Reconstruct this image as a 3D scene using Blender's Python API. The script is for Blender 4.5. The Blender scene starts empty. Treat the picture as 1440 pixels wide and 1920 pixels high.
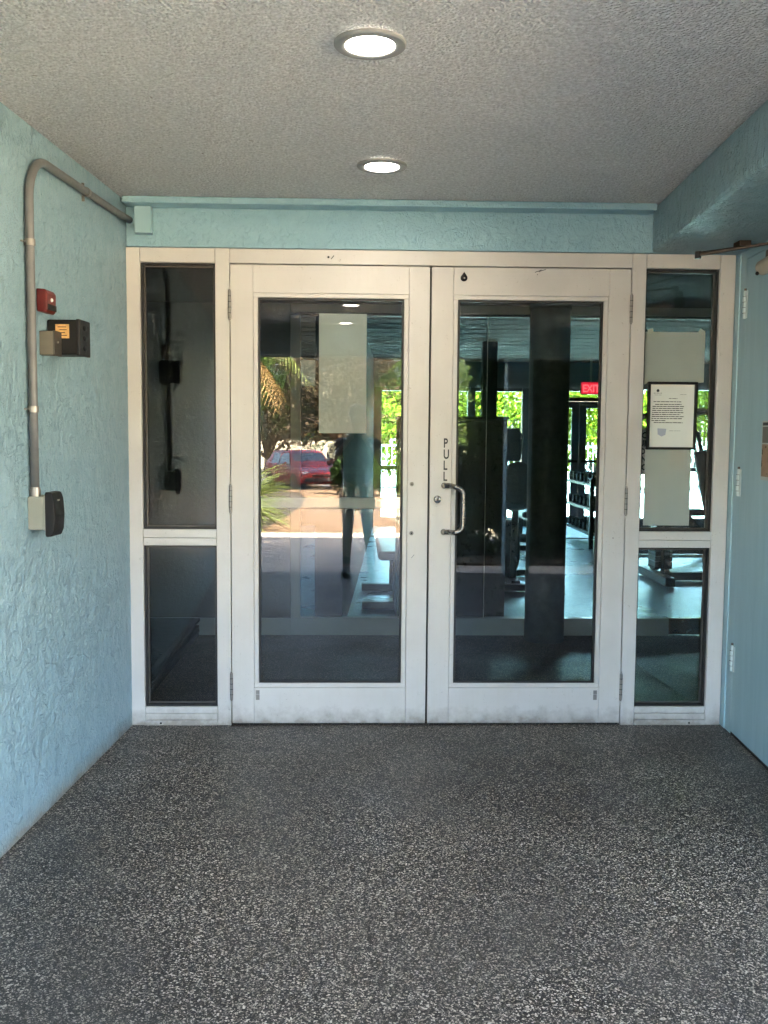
import bpy, bmesh, math, random
import numpy as np
from mathutils import Vector, Matrix

random.seed(7)
RNG = np.random.default_rng(7)
SC = bpy.context.scene
COL = SC.collection
R = math.radians

# ------------------------------------------------------------------ camera
cam_d = bpy.data.cameras.new('camera')
cam_d.sensor_fit = 'VERTICAL'
cam_d.sensor_height = 24.0
cam_d.lens = 1816.19 / 1920.0 * 24.0
cam_d.clip_start = 0.02
cam_d.clip_end = 900.0
cam = bpy.data.objects.new('camera', cam_d)
COL.objects.link(cam)
CAM = Vector((-0.3357, -4.4618, 1.36497))
yaw, pitch, roll = 0.0281777, 0.0801972, 0.0077527
fw = Vector((math.sin(yaw) * math.cos(pitch), math.cos(yaw) * math.cos(pitch), -math.sin(pitch)))
r0 = Vector((math.cos(yaw), -math.sin(yaw), 0.0))
u0 = r0.cross(fw)
cr, sr = math.cos(roll), math.sin(roll)
rx = r0 * cr + u0 * sr
ux = -r0 * sr + u0 * cr
cam.matrix_world = Matrix(((rx.x, ux.x, -fw.x, CAM.x), (rx.y, ux.y, -fw.y, CAM.y), (rx.z, ux.z, -fw.z, CAM.z), (0, 0, 0, 1)))
SC.camera = cam

# ------------------------------------------------------------------ sky, sun, exposure
SUN_EL = R(48.0)
SUN_DIR = Vector((0.466, 0.48, 0.0)).normalized() * math.cos(SUN_EL) + Vector((0, 0, math.sin(SUN_EL)))
world = bpy.data.worlds.new('World')
SC.world = world
world.use_nodes = True
wn = world.node_tree
bg = wn.nodes['Background']
sky = wn.nodes.new('ShaderNodeTexSky')
sky.sky_type = 'NISHITA'
sky.sun_disc = False
sky.sun_elevation = SUN_EL
sky.sun_rotation = math.atan2(SUN_DIR.x, SUN_DIR.y)
sky.air_density = 1.0
sky.dust_density = 5.0
wn.links.new(sky.outputs['Color'], bg.inputs['Color'])
bg.inputs['Strength'].default_value = 0.10
sun_d = bpy.data.lights.new('sun', 'SUN')
sun_d.energy = 5.0
sun_d.angle = R(0.53)
sun_d.color = (1.0, 0.94, 0.84)
sun = bpy.data.objects.new('sun', sun_d)
COL.objects.link(sun)
sun.rotation_euler = SUN_DIR.to_track_quat('Z', 'Y').to_euler()
sun.location = (20, -6, 30)
SC.view_settings.view_transform = 'Standard'
SC.view_settings.look = 'None'
SC.view_settings.gamma = 1.0
SC.view_settings.use_curve_mapping = False
SC.view_settings.exposure = 6.3
SC.render.engine = 'CYCLES'
cy = SC.cycles
cy.use_denoising = True
cy.max_bounces = 12
cy.diffuse_bounces = 5
cy.glossy_bounces = 5
cy.transmission_bounces = 6
cy.transparent_max_bounces = 24
cy.caustics_reflective = False
cy.caustics_refractive = False
cy.sample_clamp_indirect = 1.0
cy.blur_glossy = 0.1

# ------------------------------------------------------------------ node helpers
def new_mat(name):
    m = bpy.data.materials.new(name)
    m.use_nodes = True
    return m, m.node_tree, m.node_tree.nodes['Principled BSDF']

class NT:
    """small wrapper to wire procedural nodes"""
    def __init__(s, nt):
        s.nt = nt
        s.geo = nt.nodes.new('ShaderNodeNewGeometry')
        s.pos = s.geo.outputs['Position']
    def n(s, t, **kw):
        nd = s.nt.nodes.new(t)
        for k, v in kw.items():
            setattr(nd, k, v)
        return nd
    def link(s, a, b):
        s.nt.links.new(a, b)
    def setv(s, sock, v):
        if hasattr(v, 'is_output') or isinstance(v, bpy.types.NodeSocket):
            s.link(v, sock)
        else:
            sock.default_value = v
    def noise(s, scale, detail=4, rough=.55, dist=0.0, vec=None):
        nd = s.n('ShaderNodeTexNoise')
        nd.inputs['Scale'].default_value = scale
        nd.inputs['Detail'].default_value = detail
        nd.inputs['Roughness'].default_value = rough
        nd.inputs['Distortion'].default_value = dist
        s.link(vec or s.pos, nd.inputs['Vector'])
        return nd.outputs['Fac']
    def voro(s, scale, feature='F1', vec=None, out='Distance', rnd=1.0):
        nd = s.n('ShaderNodeTexVoronoi', feature=feature)
        nd.inputs['Scale'].default_value = scale
        nd.inputs['Randomness'].default_value = rnd
        s.link(vec or s.pos, nd.inputs['Vector'])
        return nd.outputs[out]
    def scaled(s, v, off=(0, 0, 0)):
        nd = s.n('ShaderNodeMapping')
        nd.inputs['Scale'].default_value = v
        nd.inputs['Location'].default_value = off
        s.link(s.pos, nd.inputs['Vector'])
        return nd.outputs['Vector']
    def ramp(s, fac, stops, interp='LINEAR'):
        nd = s.n('ShaderNodeValToRGB')
        cr = nd.color_ramp
        cr.interpolation = interp
        while len(cr.elements) < len(stops):
            cr.elements.new(0.5)
        for e, (p, c) in zip(cr.elements, stops):
            e.position = p
            e.color = (c, c, c, 1) if not hasattr(c, '__len__') else (*c, 1)
        s.link(fac, nd.inputs['Fac'])
        return nd.outputs['Color']
    def math(s, op, a, b=0.0, c=0.0, clamp=False):
        nd = s.n('ShaderNodeMath', operation=op)
        nd.use_clamp = clamp
        s.setv(nd.inputs[0], a)
        s.setv(nd.inputs[1], b)
        s.setv(nd.inputs[2], c)
        return nd.outputs[0]
    def mix(s, fac, a, b, blend='MIX'):
        nd = s.n('ShaderNodeMix', data_type='RGBA', blend_type=blend)
        s.setv(nd.inputs['Factor'], fac)
        for k, v in (('A', a), ('B', b)):
            sock = [i for i in nd.inputs if i.name == k and i.type == 'RGBA'][0]
            if isinstance(v, bpy.types.NodeSocket):
                s.link(v, sock)
            else:
                sock.default_value = (*v[:3], 1)
        return [o for o in nd.outputs if o.type == 'RGBA'][0]
    def bump(s, h, strength=1.0, dist=.003, normal=None):
        nd = s.n('ShaderNodeBump')
        nd.inputs['Strength'].default_value = strength
        nd.inputs['Distance'].default_value = dist
        s.link(h, nd.inputs['Height'])
        if normal:
            s.link(normal, nd.inputs['Normal'])
        return nd.outputs['Normal']

def plain(name, color, rough=.5, metal=0.0, spec=.5, var=.12, vscale=9.0, bump=0.0, bscale=60.0):
    """painted / plastic / metal: base colour with faint wear, a little uneven gloss"""
    m, nt, b = new_mat(name)
    t = NT(nt)
    n1 = t.noise(vscale, 5, .6)
    lo = tuple(c * (1 - var) for c in color)
    hi = tuple(min(1, c * (1 + var)) for c in color)
    t.link(t.ramp(n1, [(.3, lo), (.7, hi)]), b.inputs['Base Color'])
    b.inputs['Metallic'].default_value = metal
    b.inputs['Specular IOR Level'].default_value = spec
    t.link(t.ramp(t.noise(vscale * 3.1, 4), [(.3, max(.02, rough * .85)), (.7, min(1, rough * 1.15))]), b.inputs['Roughness'])
    if bump:
        t.link(t.bump(t.noise(bscale, 4), 1.0, bump), b.inputs['Normal'])
    return m

def stucco(name, color, dark, dirt=False, strength=1.0, zstretch=1.0, deep=1.0):
    """painted trowelled stucco: broad flat patches with raised ridges and fine grain"""
    m, nt, b = new_mat(name)
    t = NT(nt)
    vec = t.scaled((1.0, 1.0, zstretch))
    big = t.noise(4.5, 6, .6, .5, vec)
    mid = t.noise(19.0, 6, .66, .35, vec)
    fine = t.noise(75.0, 5, .7, .2)
    where = t.ramp(t.noise(2.6, 5, .6, .4, t.scaled((1, 1, zstretch), (3, 1, 7))), [(.40, 0.0), (.62, 1.0)])
    stroke = t.ramp(t.noise(1.0, 5, .6, .8, t.scaled((34, 34, 20 * zstretch), (1, 5, 2))), [(.52, 0.0), (.66, 1.0)])
    ridge = t.ramp(t.noise(8.5, 5, .6, .7, vec), [(.470, 0.0), (.499, 1.0), (.506, 1.0), (.53, 0.0)])
    h = t.math('MULTIPLY', big, .9)
    h = t.math('ADD', h, t.math('MULTIPLY', mid, .95))
    h = t.math('ADD', h, t.math('MULTIPLY', fine, .26))
    h = t.math('ADD', h, t.math('MULTIPLY', t.math('MULTIPLY', stroke, t.math('SUBTRACT', 1.2, where)), .36))
    h = t.math('ADD', h, t.math('MULTIPLY', t.math('MULTIPLY', ridge, where), .26))
    t.link(t.bump(h, strength, .027 * deep), b.inputs['Normal'])
    c = t.mix(t.ramp(t.noise(1.7, 5, .6), [(.3, 0.0), (.72, 1.0)]), dark, color)
    c = t.mix(t.math('MULTIPLY', t.ramp(t.noise(23, 4, .7), [(.55, 0.0), (.8, 1.0)]), .22), c, tuple(min(1, x * 1.25 + .03) for x in color))
    pits = t.ramp(t.noise(120, 3, .6), [(.66, 0.0), (.74, 1.0)])
    c = t.mix(t.math('MULTIPLY', pits, .35), c, tuple(x * .45 for x in dark))
    if dirt:
        sep = t.n('ShaderNodeSeparateXYZ')
        t.link(t.pos, sep.inputs[0])
        zz = t.math('ADD', sep.outputs['Z'], t.math('MULTIPLY', t.math('SUBTRACT', t.noise(8, 5, .7), .5), .09))
        d = t.ramp(zz, [(.006, 1.0), (.02, .6), (.075, 0.0)])
        c = t.mix(t.math('MULTIPLY', d, .8), c, (.19, .165, .12))
    t.link(c, b.inputs['Base Color'])
    t.link(t.ramp(t.noise(13, 4), [(.3, .30), (.7, .48)]), b.inputs['Roughness'])
    b.inputs['Specular IOR Level'].default_value = .5
    return m

M = {}
M['teal'] = stucco('teal_stucco', (.27, .415, .50), (.235, .38, .46), dirt=True)
M['teal_lintel'] = stucco('teal_stucco_lintel', (.27, .445, .525), (.24, .415, .495), strength=.5)
M['teal_beam'] = stucco('teal_stucco_beam', (.30, .47, .53), (.27, .435, .49), strength=1.0, zstretch=.45, deep=2.4)
M['teal_paint'] = plain('teal_paint', (.28, .445, .505), .38, var=.05, vscale=6, bump=.0006, bscale=120)

def door_paint():
    m, nt, b = new_mat('teal_door_paint')
    t = NT(nt)
    streak = t.noise(1.0, 5, .6, .3, t.scaled((22, 22, 2.2)))
    c = t.mix(t.ramp(streak, [(.35, 0.0), (.65, 1.0)]), (.265, .415, .475), (.30, .46, .52))
    rust = t.ramp(t.noise(1.0, 4, .6, .2, t.scaled((60, 60, 5))), [(.66, 0.0), (.76, 1.0)])
    c = t.mix(t.math('MULTIPLY', rust, .4), c, (.14, .23, .25))
    t.link(c, b.inputs['Base Color'])
    b.inputs['Roughness'].default_value = .42
    t.link(t.bump(t.noise(70, 4), .6, .0012), b.inputs['Normal'])
    return m
M['teal_door'] = door_paint()

def white_frame():
    m, nt, b = new_mat('white_aluminium_paint')
    t = NT(nt)
    c = t.mix(t.ramp(t.noise(3.5, 5, .6), [(.3, 0.0), (.7, 1.0)]), (.53, .51, .485), (.60, .58, .555))
    # brushed wear that runs along the profiles
    st = t.ramp(t.noise(1.0, 5, .65, .2, t.scaled((55, 55, 4.0))), [(.55, 0.0), (.8, 1.0)])
    c = t.mix(t.math('MULTIPLY', st, .3), c, (.52, .47, .41))
    # scuffs, chips
    sc = t.ramp(t.noise(62, 5, .75, 1.2), [(.635, 0.0), (.675, 1.0)])
    sc2 = t.ramp(t.noise(3.1, 3), [(.42, 0.0), (.56, 1.0)])
    c = t.mix(t.math('MULTIPLY', t.math('MULTIPLY', sc, sc2), .8), c, (.24, .21, .18))
    # grime along the foot of the frame
    sep = t.n('ShaderNodeSeparateXYZ')
    t.link(t.pos, sep.inputs[0])
    zz = t.math('ADD', sep.outputs['Z'], t.math('MULTIPLY', t.math('SUBTRACT', t.noise(14, 5, .7), .5), .16))
    c = t.mix(t.math('MULTIPLY', t.ramp(zz, [(.004, 1.0), (.028, .55), (.085, 0.0)]), .75), c, (.21, .18, .145))
    t.link(c, b.inputs['Base Color'])
    t.link(t.ramp(t.noise(20, 4), [(.3, .33), (.7, .5)]), b.inputs['Roughness'])
    t.link(t.bump(t.noise(1.0, 4, .6, .3, t.scaled((90, 90, 12))), .35, .0008), b.inputs['Normal'])
    return m
M['white'] = white_frame()

def flake_floor(name, tones, gloss, stain=.35, spec=.5):
    """broadcast-flake epoxy: every flake its own tone, sealed, worn in patches"""
    m, nt, b = new_mat(name)
    t = NT(nt)
    wob = t.n('ShaderNodeVectorMath', operation='ADD')
    nz = t.n('ShaderNodeTexNoise')
    nz.inputs['Scale'].default_value = 160
    t.link(t.pos, nz.inputs['Vector'])
    sc = t.n('ShaderNodeVectorMath', operation='SCALE')
    sc.inputs['Scale'].default_value = .004
    t.link(nz.outputs['Color'], sc.inputs[0])
    t.link(t.pos, wob.inputs[0])
    t.link(sc.outputs[0], wob.inputs[1])
    v = wob.outputs[0]
    def flakes(scale, stops):
        nd = t.n('ShaderNodeTexVoronoi')
        nd.inputs['Scale'].default_value = scale
        t.link(v, nd.inputs['Vector'])
        sepc = t.n('ShaderNodeSeparateColor')
        t.link(nd.outputs['Color'], sepc.inputs[0])
        return t.ramp(sepc.outputs[0], stops, 'CONSTANT'), sepc.outputs[1], nd.outputs['Distance']
    c1, r1, d1 = flakes(225, tones)
    c2, r2, d2 = flakes(345, tones)
    c = t.mix(t.ramp(r1, [(.5, 0.0), (.52, 1.0)]), c1, c2)
    st = t.ramp(t.noise(1.15, 6, .6, .5), [(.38, 0.0), (.64, 1.0)])
    c = t.mix(t.math('MULTIPLY', st, stain), c, (.038, .036, .034))
    t.link(c, b.inputs['Base Color'])
    t.link(t.ramp(t.noise(2.3, 5, .6), [(.3, gloss * .8), (.7, gloss * 1.25)]), b.inputs['Roughness'])
    t.link(t.bump(t.math('ADD', r2, t.noise(60, 3)), .55, .0009), b.inputs['Normal'])
    b.inputs['Specular IOR Level'].default_value = spec
    return m
M['floor'] = flake_floor('flake_epoxy', [(0.0, (.005, .005, .005)), (.34, (.013, .011, .010)), (.52, (.037, .031, .026)),
                                         (.66, (.105, .090, .074)), (.77, (.25, .215, .175)), (.88, (.56, .49, .405))], .43, .5, .28)
M['floor_vest'] = flake_floor('flake_epoxy_brown', [(0.0, (.012, .010, .009)), (.36, (.035, .028, .024)), (.58, (.075, .062, .05)),
                                                    (.78, (.15, .115, .08)), (.90, (.42, .33, .25))], .42, .35, .2)
M['floor_gym'] = flake_floor('flake_epoxy_sky_sheen', [(0.0, (.01, .06, .09)), (.36, (.02, .11, .16)), (.58, (.05, .19, .27)),  # blue-grey flakes, with the reflected sky's cyan put into the base colour
                                                  (.80, (.10, .29, .40)), (.93, (.3, .5, .6))], .30, .05)

def popcorn():
    m, nt, b = new_mat('sprayed_ceiling_texture')
    t = NT(nt)
    blob = t.ramp(t.voro(120, 'SMOOTH_F1'), [(.05, 1.0), (.62, 0.0)])
    h = t.math('ADD', blob, t.math('MULTIPLY', t.noise(75, 5, .65, .6), .9))
    t.link(t.bump(h, 1.0, .015), b.inputs['Normal'])
    c = t.mix(t.ramp(t.noise(80, 5, .75), [(.38, 0.0), (.64, 1.0)]), (.52, .535, .57), (.87, .89, .93))
    c = t.mix(t.math('MULTIPLY', t.ramp(t.noise(1.1, 4), [(.35, 0.0), (.7, 1.0)]), .18), c, (.52, .52, .51))
    spots = t.ramp(t.noise(30, 2, .5), [(.74, 0.0), (.77, 1.0)])
    c = t.mix(t.math('MULTIPLY', spots, .6), c, (.16, .13, .1))
    t.link(c, b.inputs['Base Color'])
    b.inputs['Roughness'].default_value = .5
    b.inputs['Specular IOR Level'].default_value = .4
    return m
M['ceiling'] = popcorn()

def glass(name, tint=(.90, .93, .92), f0=.045, wav=.0004):
    """sheet glass: Fresnel share mirrored, the rest passes through with the tint"""
    m = bpy.data.materials.new(name)
    m.use_nodes = True
    nt = m.node_tree
    nt.nodes.remove(nt.nodes['Principled BSDF'])
    t = NT(nt)
    out = nt.nodes['Material Output']
    tr = t.n('ShaderNodeBsdfTransparent')
    tr.inputs['Color'].default_value = (*tint, 1)
    gl = t.n('ShaderNodeBsdfGlossy')
    gl.inputs['Roughness'].default_value = 0.004
    gl.inputs['Color'].default_value = (1, 1, 1, 1)
    t.link(t.bump(t.noise(2.2, 1, .4), .10, wav), gl.inputs['Normal'])
    dot = t.n('ShaderNodeVectorMath', operation='DOT_PRODUCT')
    t.link(t.geo.outputs['Normal'], dot.inputs[0])
    t.link(t.geo.outputs['Incoming'], dot.inputs[1])
    k = t.math('SUBTRACT', 1.0, t.math('ABSOLUTE', dot.outputs['Value']), clamp=True)
    k5 = t.math('POWER', k, 5.0)
    fr = t.math('ADD', t.math('MULTIPLY', k5, 1 - f0), f0)
    mx = t.n('ShaderNodeMixShader')
    t.link(fr, mx.inputs[0])
    t.link(tr.outputs[0], mx.inputs[1])
    t.link(gl.outputs[0], mx.inputs[2])
    t.link(mx.outputs[0], out.inputs['Surface'])
    return m
M['glass'] = glass('door_glass', (.82, .84, .83), .031)
M['glass_in'] = glass('partition_glass', (.95, .965, .96), .010)
M['glass_far'] = glass('window_glass', (.58, .82, .90), .035)

def leaf_mat(name, col, trans=.45, var=.35):
    m, nt, b = new_mat(name)
    t = NT(nt)
    nt.nodes.remove(b)
    out = nt.nodes['Material Output']
    rnd = t.geo.outputs['Random Per Island']
    c = t.ramp(rnd, [(0.0, tuple(x * (1 - var) for x in col)), (.6, col), (1.0, tuple(min(1, x * (1 + 1.3 * var)) for x in col))])
    df = t.n('ShaderNodeBsdfDiffuse')
    tl = t.n('ShaderNodeBsdfTranslucent')
    t.link(c, df.inputs['Color'])
    t.link(t.mix(.5, c, (col[0] * 1.6, col[1] * 1.5, col[2] * .6)), tl.inputs['Color'])
    mx = t.n('ShaderNodeMixShader')
    mx.inputs[0].default_value = trans
    t.link(df.outputs[0], mx.inputs[1])
    t.link(tl.outputs[0], mx.inputs[2])
    t.link(mx.outputs[0], out.inputs['Surface'])
    return m
M['leaf_oak'] = leaf_mat('leaf_grey_oak', (.085, .066, .044), .35)
M['leaf_green'] = leaf_mat('leaf_green', (.07, .11, .03))
M['leaf_dark'] = leaf_mat('leaf_dark_green', (.035, .06, .02))
M['leaf_yellow'] = leaf_mat('leaf_yellow_green', (.12, .135, .012), .5)
M['leaf_yucca'] = leaf_mat('leaf_yucca', (.13, .16, .05), .3)
M['leaf_dry'] = leaf_mat('leaf_dry_palm', (.22, .14, .06), .3)
M['leaf_fern'] = leaf_mat('leaf_purple_grey', (.14, .11, .09), .3)
M['bark'] = plain('bark', (.12, .09, .065), .9, var=.35, vscale=14, bump=.01, bscale=25)

M['black'] = plain('black_plastic', (.005, .005, .0055), .5, spec=.25, var=.2)
M['black_metal'] = plain('black_powder_coat', (.006, .006, .007), .45, spec=.3, var=.2, bump=.0004, bscale=200)
M['rubber'] = plain('black_rubber', (.004, .004, .004), .8, spec=.2, var=.3, vscale=40, bump=.003, bscale=45)
M['gasket'] = plain('black_gasket', (.008, .008, .008), .55, var=.2)
M['stop'] = plain('bronze_stop', (.085, .078, .07), .4, metal=.6)
M['conduit'] = plain('grey_painted_conduit', (.112, .115, .12), .42, var=.15, vscale=14)
M['greybox'] = plain('grey_box_paint', (.23, .235, .195), .5, var=.08)
M['tanbox'] = plain('tan_box_metal', (.15, .135, .105), .48, var=.15)
M['red'] = plain('red_plastic', (.11, .008, .008), .42, var=.25, vscale=22)
M['steel'] = plain('brushed_steel', (.17, .165, .16), .25, metal=1.0, var=.06)
M['dark_steel'] = plain('dark_steel', (.10, .098, .095), .3, metal=.8, var=.1)
M['hinge'] = plain('hinge_grey_metal', (.25, .235, .215), .4, metal=.7, var=.1)
M['white_hinge'] = plain('pale_painted_hinge', (.52, .62, .63), .4, var=.1)
M['bronze'] = plain('aged_bronze', (.055, .040, .030), .42, metal=.5, var=.35, vscale=30)
M['beige_plastic'] = plain('beige_cover', (.33, .28, .22), .4, var=.08)
M['paper'] = plain('white_paper', (.80, .82, .78), .75, spec=.2, var=.03)
M['paper_dim'] = plain('dimmed_white_paper', (.50, .52, .49), .75, spec=.2, var=.03)  # same white paper, darkened in colour so the mirrored head shows
M['tape'] = plain('white_tape', (.85, .84, .76), .6, var=.03)
M['print'] = plain('printed_ink', (.05, .055, .06), .8, spec=.1)
M['print_soft'] = plain('soft_print', (.24, .25, .26), .8, spec=.1)
M['print_blue'] = plain('pale_blue_print', (.42, .46, .56), .8, spec=.1)
M['sign_grey'] = plain('grey_placard', (.50, .45, .42), .5)
M['gold'] = plain('gold_sticker', (.62, .36, .13), .4, var=.25, vscale=60)
M['trim_ring'] = plain('lamp_trim', (.31, .315, .32), .45, metal=.3)
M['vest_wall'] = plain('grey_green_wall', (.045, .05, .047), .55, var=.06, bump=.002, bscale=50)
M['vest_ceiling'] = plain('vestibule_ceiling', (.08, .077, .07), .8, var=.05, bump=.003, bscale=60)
M['base_white'] = plain('white_base_trim', (.36, .38, .37), .4, var=.04)
M['column'] = plain('dark_teal_column', (.052, .066, .070), .5, spec=.15, var=.25, vscale=16, bump=.0012, bscale=35)
M['gym_frame'] = plain('blue_grey_frame', (.06, .078, .092), .4, var=.06)
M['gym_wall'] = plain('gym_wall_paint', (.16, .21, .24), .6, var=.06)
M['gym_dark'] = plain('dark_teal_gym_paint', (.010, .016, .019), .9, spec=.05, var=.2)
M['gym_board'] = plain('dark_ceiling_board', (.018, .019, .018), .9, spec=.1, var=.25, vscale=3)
M['cabinet'] = plain('dark_cabinet_laminate', (.018, .021, .024), .3, var=.2)
M['pad'] = plain('dark_vinyl_pad', (.02, .026, .032), .35, var=.2)
M['mat_blue'] = plain('blue_grey_mat', (.10, .16, .24), .6, var=.1)
M['blue_plastic'] = plain('blue_plastic', (.03, .09, .30), .4)
M['copper'] = plain('worn_kick_metal', (.20, .11, .06), .3, metal=.8, var=.5, vscale=6)
M['asphalt'] = plain('asphalt', (.055, .053, .05), .85, var=.25, vscale=3, bump=.004, bscale=90)
M['paving'] = plain('grey_paving', (.36, .31, .25), .8, var=.15, vscale=3, bump=.002, bscale=70)
M['path'] = plain('tan_concrete', (.135, .078, .037), .85, var=.16, vscale=1.2, bump=.003, bscale=60)
M['deck'] = plain('pale_pool_deck', (.40, .37, .32), .8, var=.08)
M['white_paint'] = plain('white_fence_paint', (.75, .76, .76), .4, var=.03)
M['skin'] = plain('skin', (.30, .19, .14), .5, var=.1)
M['shirt'] = plain('dark_shirt_cloth', (.018, .02, .024), .85, var=.2)
M['shorts'] = plain('grey_shorts_cloth', (.06, .065, .07), .85, var=.2)
M['sock'] = plain('black_sock_cloth', (.012, .012, .012), .9)
M['hair'] = plain('dark_hair', (.018, .013, .010), .5)
M['car_red'] = plain('red_car_paint', (.36, .02, .018), .25, var=.05)
M['car_white'] = plain('white_car_paint', (.70, .70, .69), .25, var=.04)
M['car_glass'] = plain('car_window', (.03, .045, .05), .06, spec=.9)
M['tyre'] = plain('tyre_rubber', (.018, .018, .018), .8)
M['lamp_red'] = plain('tail_lamp_red', (.45, .03, .02), .2)
M['lamp_clear'] = plain('clear_lamp', (.6, .62, .62), .15)
M['mulch'] = plain('dark_mulch', (.04, .028, .018), .95, var=.4, vscale=9, bump=.02, bscale=40)
M['grass'] = plain('sandy_grass', (.28, .235, .15), .95, var=.4, vscale=4, bump=.02, bscale=30)

def emit_mat(name, col, strength):
    m, nt, b = new_mat(name)
    b.inputs['Base Color'].default_value = (*col, 1)
    b.inputs['Emission Color'].default_value = (*col, 1)
    b.inputs['Emission Strength'].default_value = strength
    t = NT(nt)
    t.link(t.ramp(t.noise(40, 2), [(.3, .35), (.7, .5)]), b.inputs['Roughness'])
    return m
M['lamp_lens'] = emit_mat('lit_lamp_lens', (1.0, .90, .76), 2.2)
M['exit_red'] = emit_mat('lit_exit_face', (.9, .02, .05), .018)
M['exit_letter'] = emit_mat('lit_exit_letter', (1.0, .16, .18), .028)

# ------------------------------------------------------------------ geometry helpers
class MB:
    """collects vertices and faces for one mesh object"""
    def __init__(s):
        s.v, s.f = [], []
    def add(s, vs, fs):
        o = len(s.v)
        s.v += [tuple(v) for v in vs]
        s.f += [tuple(i + o for i in f) for f in fs]
        return s
    def box(s, x0, x1, y0, y1, z0, z1):
        return s.hexa([(x0, y0), (x1, y0), (x1, y1), (x0, y1)], z0, z1)
    def hexa(s, xy, z0, z1):
        n = len(xy)
        vs = [(x, y, z0) for x, y in xy] + [(x, y, z1) for x, y in xy]
        fs = [tuple(range(n))[::-1], tuple(range(n, 2 * n))]
        fs += [(i, (i + 1) % n, n + (i + 1) % n, n + i) for i in range(n)]
        return s.add(vs, fs)
    def prism_y(s, xz, y0, y1):
        n = len(xz)
        vs = [(x, y0, z) for x, z in xz] + [(x, y1, z) for x, z in xz]
        fs = [tuple(range(n)), tuple(range(n, 2 * n))[::-1]]
        fs += [((i + 1) % n, i, n + i, n + (i + 1) % n) for i in range(n)]
        return s.add(vs, fs)
    def frame(s, x0, x1, z0, z1, w, y0, y1):
        """rectangular ring in the XZ plane, butt-jointed"""
        s.box(x0, x1, y0, y1, z0, z0 + w).box(x0, x1, y0, y1, z1 - w, z1)
        s.box(x0, x0 + w, y0, y1, z0 + w, z1 - w).box(x1 - w, x1, y0, y1, z0 + w, z1 - w)
        return s
    def tube(s, pts, rad, n=12, caps=True):
        pts = [Vector(p) for p in pts]
        rads = rad if hasattr(rad, '__len__') else [rad] * len(pts)
        d0 = (pts[1] - pts[0]).normalized()
        a = d0.orthogonal().normalized()
        rings, o = [], len(s.v)
        for i, p in enumerate(pts):
            if i == 0: d = pts[1] - pts[0]
            elif i == len(pts) - 1: d = pts[-1] - pts[-2]
            else: d = (pts[i + 1] - pts[i]).normalized() + (pts[i] - pts[i - 1]).normalized()
            d.normalize()
            a = (a - d * a.dot(d)).normalized()
            b = d.cross(a)
            for k in range(n):
                t = 2 * math.pi * k / n
                s.v.append(tuple(p + (a * math.cos(t) + b * math.sin(t)) * rads[i]))
        for i in range(len(pts) - 1):
            for k in range(n):
                s.f.append((o + i * n + k, o + i * n + (k + 1) % n, o + (i + 1) * n + (k + 1) % n, o + (i + 1) * n + k))
        if caps:
            s.f.append(tuple(o + k for k in range(n))[::-1])
            s.f.append(tuple(o + (len(pts) - 1) * n + k for k in range(n)))
        return s
    def bar(s, p, q, w, h):
        """rectangular bar from p to q"""
        p, q = Vector(p), Vector(q)
        d = (q - p).normalized()
        up = Vector((0, 0, 1)) if abs(d.z) < .9 else Vector((0, 1, 0))
        a = d.cross(up).normalized()
        b = a.cross(d)
        c = [a * w / 2 + b * h / 2, -a * w / 2 + b * h / 2, -a * w / 2 - b * h / 2, a * w / 2 - b * h / 2]
        vs = [p + k for k in c] + [q + k for k in c]
        return s.add(vs, [(0, 1, 2, 3), (7, 6, 5, 4), (0, 4, 5, 1), (1, 5, 6, 2), (2, 6, 7, 3), (3, 7, 4, 0)])
    def lathe(s, prof, c=(0, 0, 0), axis='z', n=32):
        """profile of (radius, height) pairs turned about an axis"""
        o = len(s.v)
        for r_, h in prof:
            for k in range(n):
                t = 2 * math.pi * k / n
                x, y, z = r_ * math.cos(t), r_ * math.sin(t), h
                if axis == 'y': x, y, z = x, z, y
                if axis == 'x': x, y, z = z, x, y
                s.v.append((c[0] + x, c[1] + y, c[2] + z))
        for i in range(len(prof) - 1):
            for k in range(n):
                s.f.append((o + i * n + k, o + i * n + (k + 1) % n, o + (i + 1) * n + (k + 1) % n, o + (i + 1) * n + k))
        return s
    def disc(s, c, r_, axis='z', n=28):
        o = len(s.v)
        for k in range(n):
            t = 2 * math.pi * k / n
            x, y, z = r_ * math.cos(t), r_ * math.sin(t), 0
            if axis == 'y': x, y, z = x, z, y
            if axis == 'x': x, y, z = z, x, y
            s.v.append((c[0] + x, c[1] + y, c[2] + z))
        s.f.append(tuple(range(o, o + n)))
        return s
    def ball(s, c, rx_, ry_, rz_, n=14, m=9):
        prof = []
        o = len(s.v)
        for i in range(m + 1):
            ph = math.pi * (i / m - .5)
            for k in range(n):
                t = 2 * math.pi * k / n
                s.v.append((c[0] + rx_ * math.cos(ph) * math.cos(t), c[1] + ry_ * math.cos(ph) * math.sin(t), c[2] + rz_ * math.sin(ph)))
        for i in range(m):
            for k in range(n):
                s.f.append((o + i * n + k, o + i * n + (k + 1) % n, o + (i + 1) * n + (k + 1) % n, o + (i + 1) * n + k))
        return s

ROOT = {}
def off_of(parent):
    return ROOT.get(parent.name, Vector((0, 0, 0)))

def link_mesh(name, me, mat, parent=None, bevel=0.0, smooth=False, fix=True):
    o = bpy.data.objects.new(name, me)
    COL.objects.link(o)
    if mat: me.materials.append(mat)
    if parent is not None:
        o.parent = parent
        ROOT[o.name] = off_of(parent)
    if smooth:
        me.polygons.foreach_set('use_smooth', [True] * len(me.polygons))
        if smooth != 'all':
            try: me.set_sharp_from_angle(angle=R(35))
            except Exception: pass
    if bevel:
        md = o.modifiers.new('edge', 'BEVEL')
        md.width = bevel
        md.segments = 2
        md.limit_method = 'ANGLE'
    return o

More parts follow.
